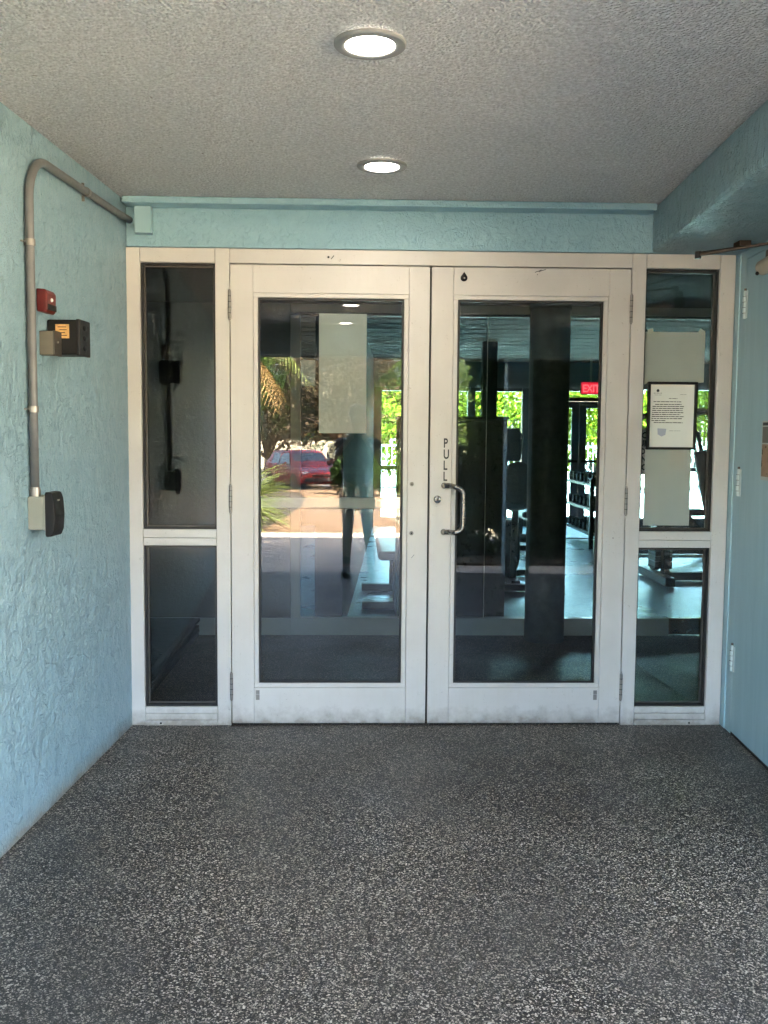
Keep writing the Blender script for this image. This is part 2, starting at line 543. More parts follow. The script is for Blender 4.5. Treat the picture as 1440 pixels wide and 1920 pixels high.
def obj(name, mb, mat, parent=None, bevel=0.0, smooth=False, fix=True):
    """one mesh object; coordinates are given in world space, a child stores them relative to its thing"""
    vs = np.array(mb.v, dtype=float)
    if parent is not None:
        org = np.array(off_of(parent))
    else:
        org = np.array([(vs[:, 0].min() + vs[:, 0].max()) / 2, (vs[:, 1].min() + vs[:, 1].max()) / 2, vs[:, 2].min()])
    me = bpy.data.meshes.new(name)
    me.from_pydata((vs - org).tolist(), [], mb.f)
    if fix and len(mb.f) < 20000:
        bm = bmesh.new()
        bm.from_mesh(me)
        bmesh.ops.recalc_face_normals(bm, faces=bm.faces)
        bm.to_mesh(me)
        bm.free()
    o = link_mesh(name, me, mat, parent, bevel, smooth)
    if parent is None:
        o.location = org
        ROOT[o.name] = Vector(org)
    return o

def tag(o, label, cat, group=None):
    o['label'] = label
    o['category'] = cat
    if group: o['group'] = group
    return o

def thing(name, label, cat, loc=(0, 0, 0), group=None):
    o = bpy.data.objects.new(name, None)
    o.empty_display_size = .1
    COL.objects.link(o)
    o.location = loc
    ROOT[o.name] = Vector(loc)
    return tag(o, label, cat, group)

def struct(name, mb, mat, **kw):
    o = obj(name, mb, mat, **kw)
    o['kind'] = 'structure'
    return o

def dup(root, loc, label=None, rotz=None):
    """copy of a thing with its parts and sub-parts"""
    c = root.copy()
    COL.objects.link(c)
    c.location = loc
    if rotz is not None: c.rotation_euler = (0, 0, rotz)
    if label: c['label'] = label
    for ch in list(root.children):
        d = ch.copy()
        COL.objects.link(d)
        d.parent = c
        for g in list(ch.children):
            e = g.copy()
            COL.objects.link(e)
            e.parent = d
    return c

def text_mb(txt, size, origin, xdir, zdir, depth=.0006, align='LEFT', bold=0.0, width=1.0):
    cu = bpy.data.curves.new('lettering', 'FONT')
    cu.body = txt
    cu.size = size
    cu.align_x = align
    cu.extrude = depth
    cu.offset = bold
    o = bpy.data.objects.new('lettering', cu)
    COL.objects.link(o)
    dg = bpy.context.evaluated_depsgraph_get()
    me = bpy.data.meshes.new_from_object(o.evaluated_get(dg))
    X, Z, O = Vector(xdir), Vector(zdir), Vector(origin)
    N = X.cross(Z)
    mb = MB()
    mb.add([O + X * (v.co.x * width) + Z * v.co.y + N * v.co.z for v in me.vertices], [tuple(p.vertices) for p in me.polygons])
    bpy.data.objects.remove(o)
    bpy.data.curves.remove(cu)
    bpy.data.meshes.remove(me)
    return mb

TK = 0.0650738                       # side walls of the passage run slightly askew to the door plane
XW, XB, XD = -1.3784, 0.9987, 1.4033 # left wall, beam face, right wall at the door plane
CZ = 2.3976                          # ceiling
def LW(y, off=0.0): return XW + TK * y + off
def BW(y, off=0.0): return XB + TK * y + off
def RW(y, off=0.0): return XD + TK * y + off
# ================================================================== SETTING
YB = -4.97   # outer end of the passage
# ground: one sheet to the horizon, falling away in front of the porch
gx = [-300, -60, -30, -15, -8, -4, 0, 4, 8, 15, 30, 60, 300]
gy = [-300, -80, -50, -34, -28, -22, -16, -12, -9.3, -5, 0, 10, 20, 30, 80, 300]
def ground_z(y):
    return -.06 - .72 * min(1.0, max(0.0, (-9.3 - y) / 24.7)) if y < -9.3 else -.06
g = MB()
g.add([(x, y, ground_z(y)) for y in gy for x in gx],
      [(j * 13 + i, j * 13 + i + 1, (j + 1) * 13 + i + 1, (j + 1) * 13 + i) for j in range(15) for i in range(12)])
struct('ground', g, M['grass'])
# paved porch apron, tan path, asphalt car park
struct('porch_paving', MB().box(-7.5, 7.5, -8.95, YB - .031, -.10, -.012), M['paving'], bevel=.004)
p = MB()
ys = [-8.96, -10, -13, -17, -22, -27, -30.5]
lw = [-1.75, -1.72, -1.62, -1.6, -1.7, -2.2, -3.4]
rw = [.55, .42, .25, .2, .3, .8, 1.6]
p.add([(a, y, ground_z(y) + .02) for a, y in zip(lw, ys)] + [(a, y, ground_z(y) + .02) for a, y in zip(rw, ys)],
      [(i, i + 1, i + 8, i + 7) for i in range(6)])
struct('path', p, M['path'])
struct('planting_bed', MB().add([(a, y, ground_z(y) + .008) for y in (-8.96, -10, -13, -17, -22, -27, -30.5) for a in (-9.0, -1.5)], [(2 * i, 2 * i + 1, 2 * i + 3, 2 * i + 2) for i in range(6)]), M['mulch'])
struct('shrub_bed', MB().box(.35, 7.4, -7.3, -5.6, -.011, .02), M['mulch'])
struct('car_park', MB().add([(-40, -31, ground_z(-31) + .012), (40, -31, ground_z(-31) + .012), (40, -47, -.768), (-40, -47, -.768)], [(0, 1, 2, 3)]), M['asphalt'])

struct('floor', MB().hexa([(LW(YB), YB), (RW(YB), YB), (RW(-.0), .0), (XD, .06), (XW, .06), (XW, 0)], -.10, 0.0), M['floor'])
struct('floor_edge', MB().hexa([(LW(YB) - .02, YB - .011), (RW(YB) + .02, YB - .011), (RW(YB) + .02, YB - .001), (LW(YB) - .02, YB - .001)], -.10, .002), M['stop'])
struct('vestibule_floor', MB().box(-2.3, 3.0, .061, 2.115, -.10, -.001), M['floor_vest'])
struct('gym_floor', MB().box(-3.3, 5.3, 2.116, 10.25, -.10, 0.0), M['floor_gym'])
cl = MB().box(-8, 8, -4.80, .0, CZ, CZ + .30)
struct('ceiling', cl, M['ceiling'])
struct('vestibule_ceiling', MB().box(-2.3, 3.0, .121, 2.115, 2.222, 2.75), M['vest_ceiling'])
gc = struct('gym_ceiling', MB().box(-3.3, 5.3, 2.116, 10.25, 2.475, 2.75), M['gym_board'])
# boards of the gym ceiling
bd = MB().box(-3.15, 5.15, -.068, .068, -.018, 0.0)
me_board = None
for i in range(57):
    y = 2.20 + i * .14
    if me_board is None:
        o = obj('board', MB().box(-3.15, 5.15, y - .066, y + .066, 2.455, 2.474), M['gym_board'], gc)
        me_board, y_first = o.data, y
    else:
        o = bpy.data.objects.new('board', me_board)
        COL.objects.link(o)
        o.parent = gc
        o.location = (0, y - y_first, -.004 * (i % 3 == 1))

# ------------------------------------------------------------------ walls
def strip_mesh(P, nu, nv):
    """grid over a bilinear patch P[(u,v)]"""
    a, b, c, d = [np.array(k, float) for k in P]
    vs, fs = [], []
    for j in range(nv + 1):
        for i in range(nu + 1):
            u, v = i / nu, j / nv
            vs.append(tuple(a * (1 - u) * (1 - v) + b * u * (1 - v) + c * u * v + d * (1 - u) * v))
    for j in range(nv):
        for i in range(nu):
            k = j * (nu + 1) + i
            fs.append((k, k + 1, k + nu + 2, k + nu + 1))
    return vs, fs

wl = MB().hexa([(LW(0), 0.0), (LW(0), .05), (-2.31, .05), (-2.31, -.25), (LW(-.3) - .25, -.3), (LW(YB) - .25, YB), (LW(YB), YB)], -.1, CZ - .001)
w = obj('stucco_wall', wl, M['teal'])
tag(w, 'pale teal stucco side wall carrying the grey conduit and card reader', 'wall')
YE = -1.75
wr = MB().hexa([(RW(-1.05, .05), -1.05), (RW(YE, .05), YE), (RW(YE, .30), YE), (RW(-.25, .30), -.25), (3.0, -.25), (3.0, .05), (XD - .006, .05), (XD - .006, .002), (RW(-.105), -.105), (RW(-.105, .05), -.105)], -.1, CZ - .001)
w = obj('door_wall', wr, M['teal_paint'])
tag(w, 'teal painted side wall around the steel service door, opposite the conduit wall', 'wall')
obj('wall_face', MB().hexa([(RW(-1.06), -1.06), (RW(YE), YE), (RW(YE, .048), YE), (RW(-1.06, .048), -1.06)], 0, 2.19), M['teal'], w)
w = obj('added_carport_wall', MB().box(RW(YE, .302), 8, YE, YE + .2, -.1, CZ - .001), M['teal_lintel'])  # unseen open carport added so side light reaches the conduit wall
tag(w, 'teal back wall of the added carport that lets side light into the passage', 'wall')
w = obj('porch_post', MB().box(RW(-4.86) + .01, RW(-4.86) + .25, -4.98, -4.74, 0, 2.192), M['teal_beam'], bevel=.01)
tag(w, 'square teal post at the outer corner where the passage opens to the carport', 'post')
struct('added_carport_floor', MB().hexa([(RW(YE) + .001, YE), (8, YE), (8, YB), (RW(YB) + .001, YB)], -.10, -.003), M['asphalt'])  # floor of the added carport, dark so the glass mirrors less light
lt = obj('lintel_wall', MB().box(XW + .004, 1.52, -.006, .115, 2.1965, CZ - .001), M['teal_lintel'])
tag(lt, 'teal stucco lintel above the white door frame, under the ceiling', 'wall')
obj('moulding', MB().box(-1.372, 0.992, -.105, -.0065, 2.3655, CZ - .0015), M['teal_lintel'], lt, bevel=.006)
bm_ = obj('stucco_beam', MB().hexa([(BW(-.0), -.0065), (BW(-4.80), -4.80), (RW(-4.80, .02), -4.80), (RW(0, .02), -.0065)], 2.1945, CZ - .0012), M['teal_beam'], bevel=.018)
tag(bm_, 'teal stucco ceiling beam running along the top of the service door wall', 'beam')

# inner rooms
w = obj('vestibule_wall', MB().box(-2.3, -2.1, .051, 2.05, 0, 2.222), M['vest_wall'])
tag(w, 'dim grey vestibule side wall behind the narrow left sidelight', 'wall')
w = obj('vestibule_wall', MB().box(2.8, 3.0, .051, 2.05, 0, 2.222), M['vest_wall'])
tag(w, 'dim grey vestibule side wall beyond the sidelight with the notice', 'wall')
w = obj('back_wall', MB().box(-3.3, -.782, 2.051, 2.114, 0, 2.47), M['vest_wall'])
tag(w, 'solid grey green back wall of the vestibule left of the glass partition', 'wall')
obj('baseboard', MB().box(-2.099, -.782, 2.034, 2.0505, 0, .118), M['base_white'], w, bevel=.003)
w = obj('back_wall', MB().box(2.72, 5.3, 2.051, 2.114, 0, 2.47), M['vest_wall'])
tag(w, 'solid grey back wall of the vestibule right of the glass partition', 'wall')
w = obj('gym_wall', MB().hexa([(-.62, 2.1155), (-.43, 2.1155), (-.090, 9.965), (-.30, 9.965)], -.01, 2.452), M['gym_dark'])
tag(w, 'dark teal side wall of the gym on the cabinet side', 'wall')
w = obj('gym_wall', MB().box(5.3, 5.5, 2.0, 10.3, -.1, 2.75), M['gym_wall'])
tag(w, 'blue grey side wall of the gym beyond the weight machines', 'wall')
w = obj('gym_wall', MB().box(-3.3, 5.3, 10.1, 10.25, 2.062, 2.474), M['gym_wall'])
tag(w, 'blue grey band of wall above the far gym windows', 'wall')
fb = obj('fascia_beam', MB().box(LW(-5) + .003, 8, -4.9852, -4.802, 2.118, CZ + .3), M['teal_beam'])
tag(fb, 'teal dropped beam over the outer end of the passage, mirrored at the top of the left door', 'beam')
obj('drip_edge', MB().box(LW(-5) + .004, 8, -4.998, -4.986, 2.100, 2.150), M['base_white'], fb)
for x0, x1, lab in ((-8, LW(-4.97) - .26, 'teal outer facade wall on the conduit side of the passage'),):
    tag(obj('facade_wall', MB().box(x0, x1, -4.985, -4.80, -.1, 2.759), M['teal_lintel']), lab, 'wall')
# roof mass over the rooms; unseen gym-side overhang added to block sun
struct('roof', MB().box(-8, 8, -4.79, 12.3, 2.76, 5.5), M['vest_wall'])

# ================================================================== ENTRANCE FRAME
FY0, FY1 = 0.0, .10
fr = thing('entrance_frame', 'white aluminium entrance frame with narrow sidelights around the double doors', 'door frame', (0, .05, 0))
W_ = M['white']
obj('jamb', MB().box(-1.385, -1.3185, FY0, FY1, 0, 2.194), W_, fr, bevel=.0025)
obj('jamb', MB().box(1.3225, 1.393, FY0, FY1, 0, 2.194), W_, fr, bevel=.0025)
obj('mullion', MB().box(-.981, -.9175, FY0 - .001, FY1, 0, 2.1945), W_, fr, bevel=.0025)
obj('mullion', MB().box(.9165, .981, FY0 - .001, FY1, 0, 2.1945), W_, fr, bevel=.0025)
obj('header', MB().box(-1.3175, -.982, FY0 + .0005, FY1, 2.129, 2.194), W_, fr, bevel=.0025)
obj('header', MB().box(-.9165, .9155, FY0 + .0005, FY1, 2.129, 2.194), W_, fr, bevel=.0025)
obj('header', MB().box(.982, 1.3215, FY0 + .0005, FY1, 2.129, 2.194), W_, fr, bevel=.0025)
for x0, x1 in ((-1.3175, -.982), (.982, 1.3215)):
    r_ = MB().box(x0, x1, FY0 + .001, FY1, .882, .921).box(x0, x1, FY0 + .003, FY1, .8455, .8805)
    obj('sidelight_rail', r_, W_, fr, bevel=.002)
    s_ = MB().box(x0, x1, FY0 + .001, FY1, .026, .0555).box(x0, x1, FY0 + .003, FY1, .057, .0865).box(x0, x1, FY0 - .004, FY1, 0, .0245)
    obj('sill', s_, W_, fr, bevel=.002)
    for z0, z1 in ((.0865, .8455), (.921, 2.129)):
        obj('gasket', MB().frame(x0, x1, z0, z1, .0075, .018, .078), M['gasket'], fr)
        st = obj('glazing_stop', MB().frame(x0 + .0075, x1 - .0075, z0 + .0075, z1 - .0075, .007, .046, .058), M['stop'], fr)
        obj('glass_pane', MB().box(x0 + .009, x1 - .009, .060, .066, z0 + .009, z1 - .009), M['glass'], fr)
obj('door_stop', MB().box(-.9165, .9155, .062, .085, 2.106, 2.1285), M['stop'], fr)
for x, z in ((-1.245, .011), (1.245, .011), (-.47, 2.160)):
    obj('screw', MB().lathe([(.0001, -.0065), (.004, -.006), (.005, -.0035)], (x, 0, z), 'y', 10), M['black'], fr)
obj('scratch', MB().bar((-.458, -.0012, 2.152), (-.445, -.0012, 2.168), .0015, .0035), M['print'], fr)

# ================================================================== DOORS
def hinge_part(x, zc, parent):
    mb = MB()
    L = .126
    mb.tube([(x, -.005, zc - L / 2), (x, -.005, zc + L / 2)], .0068, 10)
    for k in (-1, 1):
        mb.tube([(x, -.005, zc + k * (L / 2 + .001)), (x, -.005, zc + k * (L / 2 + .006))], .0045, 8)
    hp = obj('hinge', mb, M['hinge'], parent, smooth=True)
    gm = MB()
    for k in (-.3, -.1, .1, .3):
        gm.tube([(x, -.005, zc + k * L - .0012), (x, -.005, zc + k * L + .0012)], .0072, 10)
    obj('knuckle_joint', gm, M['black_metal'], hp)

def door_leaf(label, x0, x1, sa, sb, hinge_x):
    """leaf from x0 to x1; sa/sb stile inner edges; glazing bead 20 mm inside"""
    y0, y1 = .004, .049
    zb, zt = .009, 2.124
    d = thing('glass_door', label, 'door', ((x0 + x1) / 2, .03, .009))
    obj('stile', MB().box(x0, sa - .0008, y0, y1, zb, zt), W_, d, bevel=.0018)
    obj('stile', MB().box(sb + .0008, x1, y0, y1, zb, zt), W_, d, bevel=.0018)
    obj('top_rail', MB().box(sa, sb, y0 + .0006, y1, 2.000, zt), W_, d, bevel=.0012)
    obj('bottom_rail', MB().box(sa, sb, y0 + .0006, y1, zb, .1775), W_, d, bevel=.0012)
    bead = MB()
    w = .0205
    bead.frame(sa + .0003, sb - .0003, .1782, 1.9995, w, y0 + .004, y1 - .006)
    obj('glazing_bead', bead, W_, d, bevel=.0025)
    gx0, gx1, gz0, gz1 = sa + w + .001, sb - w - .001, .1787 + w, 1.9987 - w + .0
    obj('gasket', MB().frame(gx0, gx1, gz0, gz1, .009, y0 + .010, y1 - .012), M['gasket'], d)
    obj('glass_pane', MB().box(gx0 + .001, gx1 - .001, .024, .030, gz0 + .001, gz1 - .001), M['glass'], d)
    for zc in (1.944, 1.063, .186):
        hinge_part(hinge_x, zc, d)
    obj('door_sweep', MB().box(x0 + .004, x1 - .004, .016, .040, .0012, .0088), M['gasket'], d)
    return d

dl = door_leaf('white glass double door leaf without a handle, sheet of paper behind its glass', -.9135, -.0085, -.8105, -.1035, -.9155)
dr = door_leaf('white glass double door leaf with steel pull handle and PULL lettering', .0005, .9125, .1005, .8115, .9145)
obj('weatherstrip', MB().box(-.0082, .0002, .030, .047, .012, 2.122), M['gasket'], dl)
# left leaf small hardware
for z in (1.136, .908):
    s_ = obj('screw', MB().lathe([(.0001, .001), (.006, .001), (.0085, .0035), (.0105, .0042)], (-.082, 0, z), 'y', 14), M['hinge'], dl, smooth=True)
    obj('screw_slot', MB().lathe([(.0001, -.0002), (.0038, .0002), (.004, .0012)], (-.082, 0, z), 'y', 10), M['black'], s_)
obj('scratch', MB().bar((-.081, .0036, .792), (-.068, .0036, .808), .002, .003), M['print_soft'], dl)
obj('clip', MB().box(-.803, -.786, .001, .0046, .148, .166), M['hinge'], dl, bevel=.001)
obj('clip', MB().box(-.803, -.786, .0035, .0046, .120, .146), M['hinge'], dl)
# inside crash bar seen through the left glass
cb = obj('crash_bar', MB().box(-.80, -.12, .085, .118, 1.014, 1.066), M['base_white'], dl, bevel=.005)
obj('bar_bracket', MB().box(-.850, -.801, .052, .125, 1.005, 1.075), M['hinge'], cb, bevel=.004)
obj('bar_bracket', MB().box(-.119, -.060, .052, .125, 1.005, 1.075), M['hinge'], cb, bevel=.004)
# right leaf hardware
def arc(c, a0, a1, rad, n, plane='xz'):
    return [(c[0] + rad * math.cos(a0 + (a1 - a0) * i / n), c[1], c[2] + rad * math.sin(a0 + (a1 - a0) * i / n)) for i in range(n + 1)]
def pull(y_root, y_out, mat, nm, z0, z1, xr=.068, xo=.150):
    """offset pull: ends on the stile, swings out and across over the glass"""
    pts = [(xr, y_root, z1)]
    for i in range(0, 9):
        t = i / 8
        a = t * math.pi / 2
        pts.append((xr + .028 + (xo - xr - .028 - .034) * t, y_root + (y_out - y_root) * math.sin(a), z1 - .004 * t))
    for i in range(1, 9):
        a = math.pi / 2 - i / 8 * math.pi / 2
        pts.append((xo - .034 + .034 * math.cos(a), y_out, z1 - .038 + .034 * math.sin(a)))
    low = [(x, y, z0 + z1 - z) for x, y, z in pts][::-1]
    return obj(nm, MB().tube(pts + low, .0122, 16), mat, dr, smooth=True)
ph = pull(.004, -.062, M['steel'], 'pull_handle', .914, 1.130)
for z in (.914, 1.130):
    obj('rosette', MB().lathe([(.0001, -.004), (.0125, -.004), (.0145, .0035)], (.068, 0, z), 'y', 20), M['dark_steel'], ph, smooth=True)
pull(.049, .10, M['black_metal'], 'inner_pull', .925, 1.120, .068, .145)
lk = obj('lock_cylinder', MB().lathe([(.0001, -.006), (.0125, -.006), (.0165, -.004), (.018, .0035)], (.037, 0, 1.066), 'y', 24), M['steel'], dr, smooth=True)
obj('key_slot', MB().box(.0358, .0382, -.0072, -.006, 1.060, 1.073), M['black'], lk)
obj('cylinder_plug', MB().lathe([(.0001, -.0066), (.0065, -.0066), (.0070, -.0058)], (.037, 0, 1.066), 'y', 16), M['dark_steel'], lk)
for i, ch in enumerate('PULL'):
    tm = text_mb(ch, .060, (.0615, .0032, 1.306 - i * .0512), (1, 0, 0), (0, 0, 1), .0003, bold=.0012, width=.66)
    o = obj('letter', tm, M['print'], dr, fix=False)
    o['label'] = 'black stick-on letter ' + ch
tear = MB().lathe([(.0001, -.010), (.007, -.010), (.013, -.005), (.016, .0045)], (.146, 0, 2.076), 'y', 20)
bmp = obj('rubber_bumper', tear, M['black'], dr, smooth=True)
obj('bumper_tip', MB().prism_y([(.135, 2.086), (.157, 2.086), (.146, 2.103)], -.003, .0045), M['black'], bmp)
obj('bumper_pin', MB().lathe([(.0001, -.0125), (.004, -.012), (.0045, -.0095)], (.147, 0, 2.074), 'y', 10), M['hinge'], bmp)
obj('clip', MB().box(.786, .803, .001, .0046, .148, .166), M['hinge'], dr, bevel=.001)
obj('clip', MB().box(.786, .803, .0035, .0046, .120, .146), M['hinge'], dr)
sc_ = MB()
for a, b in (((.47, 2.105), (.50, 2.116)), ((.487, 2.108), (.52, 2.119)), ((.48, 2.098), (.483, 2.093))):
    sc_.bar((a[0], .0042, a[1]), (b[0], .0042, b[1]), .0015, .0028)
obj('scratch', sc_, M['print'], dr)

# ================================================================== PAPERS AND NOTICE
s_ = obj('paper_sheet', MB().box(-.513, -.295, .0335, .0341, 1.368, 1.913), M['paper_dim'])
tag(s_, 'tall plain white sheet stuck behind the glass of the door without a handle', 'paper')
sh = obj('paper_sheet', MB().box(1.004, 1.286, .0685, .0691, 1.617, 1.850), M['paper'])
tag(sh, 'wide white sheet held by four tape tabs above the framed notice', 'paper')
for x, z, a in ((1.028, 1.853, .2), (1.268, 1.851, -.5), (1.012, 1.622, .5), (1.270, 1.628, .1)):
    c, s_ = math.cos(a), math.sin(a)
    w_, h_ = .013, .012
    pts = [(x + c * i * w_ - s_ * j * h_, z + s_ * i * w_ + c * j * h_) for i, j in ((-1, -1), (1, -1), (1, 1), (-1, 1))]
    obj('tape', MB().prism_y(pts, .0675, .0682), M['tape'], sh)
s_ = obj('paper_sheet', MB().box(1.019, 1.238, .0685, .0691, .944, 1.303), M['paper'])
tag(s_, 'long white sheet below the framed notice in the sidelight', 'paper')
nt_ = thing('framed_notice', 'printed letter in a thin black frame between two white sheets', 'notice', (1.133, .05, 1.303))
obj('frame', MB().frame(1.017, 1.249, 1.303, 1.618, .0115, .036, .0585), M['black'], nt_, bevel=.0015)
let = obj('letter_sheet', MB().box(1.0287, 1.2373, .050, .0508, 1.3147, 1.6063), M['paper'], nt_)
obj('top_strip', MB().box(1.030, 1.236, .0488, .0496, 1.597, 1.6055), M['tape'], let)
# letterhead mark, date, salutation and paragraph: print too small to read in the picture
em = MB().lathe([(.0001, .0495), (.0055, .0495), (.0068, .0495)], (1.0655, 0, 1.577), 'y', 14)
em.prism_y([(1.0625, 1.577), (1.0655, 1.587), (1.0685, 1.577)], .0492, .0495)
obj('emblem', em, M['print'], let)
rp = random.Random(3)
def dashes(x0, x1, z, h, mb, gap=.004):
    x = x0
    while x < x1:
        w_ = min(rp.uniform(.006, .021), x1 - x)
        mb.box(x, x + w_, .0493, .0497, z - h / 2 * rp.uniform(.75, 1.0), z + h / 2 * rp.uniform(.75, 1.0))
        x += w_ + gap * rp.uniform(.4, .9)
def text_line(x0, x1, z, h, mat):
    mb = MB()
    dashes(x0, x1, z, h, mb)
    obj('text_line', mb, M[mat], let, fix=False)
for a_ in ((1.046, 1.084, 1.5655, .0032, 'print_soft'), (1.050, 1.083, 1.557, .0018, 'print_soft'), (1.170, 1.202, 1.560, .0018, 'print_soft'),
           (1.118, 1.158, 1.541, .0030, 'print'), (1.046, 1.178, 1.526, .0036, 'print'), (1.124, 1.178, 1.391, .0018, 'print_soft')):
    text_line(*a_)
for k, (a, b) in enumerate(((1.054, 1.178), (1.042, 1.190), (1.042, 1.186), (1.041, 1.185), (1.041, 1.188), (1.040, 1.174), (1.040, 1.193), (1.039, 1.184), (1.039, 1.106), (1.050, 1.186))):
    text_line(a, b, 1.5135 - k * .0094, .0042, 'print')
obj('stamp', MB().prism_y([(1.068, 1.402), (1.110, 1.400), (1.106, 1.372), (1.088, 1.364), (1.070, 1.374)], .0493, .0497), M['print_blue'], let)

# ================================================================== LEFT WALL FITTINGS
cd = thing('conduit', 'grey painted metal conduit climbing the teal wall and bending towards the lintel', 'conduit', (LW(-1.13, .018), -1.13, 1.146))
rad = .0150
def cw(y, z, o=.0185): return (LW(y, o), y, z)
pts = [cw(-1.130, 1.162), cw(-1.130, 1.5), cw(-1.130, 1.8), cw(-1.130, 2.10)]
for i in range(1, 13):
    a = i / 12 * math.radians(89)
    pts.append(cw(-1.130 + .155 * (1 - math.cos(a)), 2.135 + .155 * math.sin(a)))
pts += [cw(-.75, 2.294), cw(-.40, 2.300), cw(-.15, 2.306), cw(-.004, 2.312)]
obj('pipe', MB().tube(pts, rad, 18), M['conduit'], cd, smooth='all')
obj('connector', MB().tube([cw(-1.130, 1.1445), cw(-1.130, 1.168)], .0195, 16).tube([cw(-1.130, 1.168), cw(-1.130, 1.176)], .0175, 16), M['hinge'], cd, smooth=True)
def strap(p, d):
    mb = MB()
    p, d = Vector(p), Vector(d)
    mb.tube([p - d * .0105, p + d * .0105], .0180, 16)
    n = Vector((1, -TK, 0)).normalized()
    side = d.cross(n).normalized()
    q = p - n * .0165
    for k in (-1, 1):
        a = q + side * k * .013
        b = q + side * k * .035
        mb.bar(a, b, .017, .004)
    s_ = obj('strap', mb, M['hinge'], cd, smooth=True)
    obj('strap_screw', MB().ball(tuple(q + side * .028 + n * .003), .004, .004, .004, 8, 5), M['hinge'], s_)
strap(cw(-1.130, 1.995), (0, 0, 1))
strap(cw(-1.130, 1.440), (0, 0, 1))
strap(cw(-.565, 2.297), (TK, 1, .01))

def wall_box(y0, y1, z0, z1, o0, o1):
    """box standing off the skewed left wall: o0..o1 from the wall face"""
    return MB().hexa([(LW(y0, o0), y0), (LW(y0, o1), y0), (LW(y1, o1), y1), (LW(y1, o0), y1)], z0, z1)
gb = thing('junction_box', 'grey green metal box at the foot of the wall conduit', 'electrical box', (LW(-1.10), -1.10, 1.031))
obj('box', wall_box(-1.152, -1.045, 1.031, 1.1445, .0005, .053), M['greybox'], gb, bevel=.003)
obj('cover', wall_box(-1.153, -1.044, 1.029, 1.146, .0535, .058), M['greybox'], gb, bevel=.0015)
cr_ = thing('card_reader', 'slim black card reader mounted on the grey box below the conduit', 'card reader', (LW(-1.10, .06), -1.10, 1.005))
prof = [(.0585, 1.006), (.080, 1.008), (.0885, 1.03), (.092, 1.08), (.0885, 1.135), (.081, 1.157), (.0585, 1.160)]
mbv = MB()
n_ = len(prof)
for y in (-1.150, -1.058):
    mbv.v += [(LW(y, o), y, z) for o, z in prof]
mbv.f += [tuple(range(n_)), tuple(range(n_, 2 * n_))[::-1]] + [((i + 1) % n_, i, n_ + i, n_ + (i + 1) % n_) for i in range(n_)]
rd_ = obj('housing', mbv, M['black'], cr_, bevel=.004)
obj('back_plate', wall_box(-1.149, -1.060, 1.012, 1.154, .058, .0605), M['gasket'], cr_)
obj('indicator', wall_box(-1.12, -1.10, 1.128, 1.133, .0885, .0905), M['greybox'], rd_)

rb = thing('alarm_box', 'small dark red alarm box on the teal wall beside the conduit', 'alarm', (LW(-1.0), -1.0, 1.775))
mbv = MB()
prof = [(.0005, 1.780), (.030, 1.776), (.037, 1.785), (.038, 1.845), (.030, 1.856), (.0005, 1.858)]
n_ = len(prof)
for y in (-1.040, -.955):
    mbv.v += [(LW(y, o), y, z) for o, z in prof]
mbv.f += [tuple(range(n_)), tuple(range(n_, 2 * n_))[::-1]] + [((i + 1) % n_, i, n_ + i, n_ + (i + 1) % n_) for i in range(n_)]
obj('body', mbv, M['red'], rb, bevel=.004)
obj('lens', MB().ball((LW(-1.0, .0385), -1.0, 1.822), .006, .007, .007, 10, 6), M['white_hinge'], rb, smooth=True)
obj('grille', wall_box(-1.035, -.96, 1.786, 1.806, .0372, .0405), M['black'], rb, bevel=.001)

tb = thing('junction_box', 'tan metal box on the teal wall just under the red alarm box', 'electrical box', (LW(-1.0), -1.0, 1.632))
obj('box', wall_box(-1.02, -.955, 1.632, 1.7145, .0005, .048), M['tanbox'], tb, bevel=.002)
obj('cover', wall_box(-1.022, -.953, 1.630, 1.7165, .0485, .0535), M['stop'], tb, bevel=.001)
obj('screw', MB().ball((LW(-.99, .0545), -.99, 1.678), .003, .004, .004, 8, 5), M['hinge'], tb)
kb = thing('horn_box', 'black wall horn with an orange gold sticker behind the tan box', 'horn', (LW(-.9), -.9, 1.638))
obj('housing', wall_box(-.952, -.845, 1.638, 1.762, .0005, .112), M['black'], kb, bevel=.007)
obj('front_rim', wall_box(-.953, -.844, 1.636, 1.764, .104, .118), M['black_metal'], kb, bevel=.003)
obj('sticker', MB().hexa([(LW(-.952, .032), -.9527), (LW(-.952, .080), -.9527), (LW(-.952, .080), -.9519), (LW(-.952, .032), -.9519)], 1.696, 1.745), M['gold'], kb)
stl = MB()
for k, (a, b) in enumerate(((.040, .070), (.046, .072), (.038, .066), (.050, .072))):
    stl.hexa([(LW(-.952, a), -.9533), (LW(-.952, b), -.9533), (LW(-.952, b), -.9528), (LW(-.952, a), -.9528)], 1.734 - k * .010, 1.737 - k * .010)
obj('sticker_print', stl, M['bronze'], kb)
for z in (1.664, 1.70, 1.736):
    obj('bump', MB().ball((LW(-.90, .118), -.90, z), .004, .022, .011, 12, 7), M['black'], kb, smooth='all')

pb = thing('painted_box', 'small teal painted cover box on the lintel beside the conduit end', 'electrical box', (-1.285, -.006, 2.245))
obj('cover', MB().box(-1.327, -1.254, -.058, -.0065, 2.246, 2.364), M['teal_paint'], pb, bevel=.003)
obj('stain', MB().ball((-1.283, -.035, 2.3645), .016, .012, .0012, 10, 4), M['bronze'], pb)

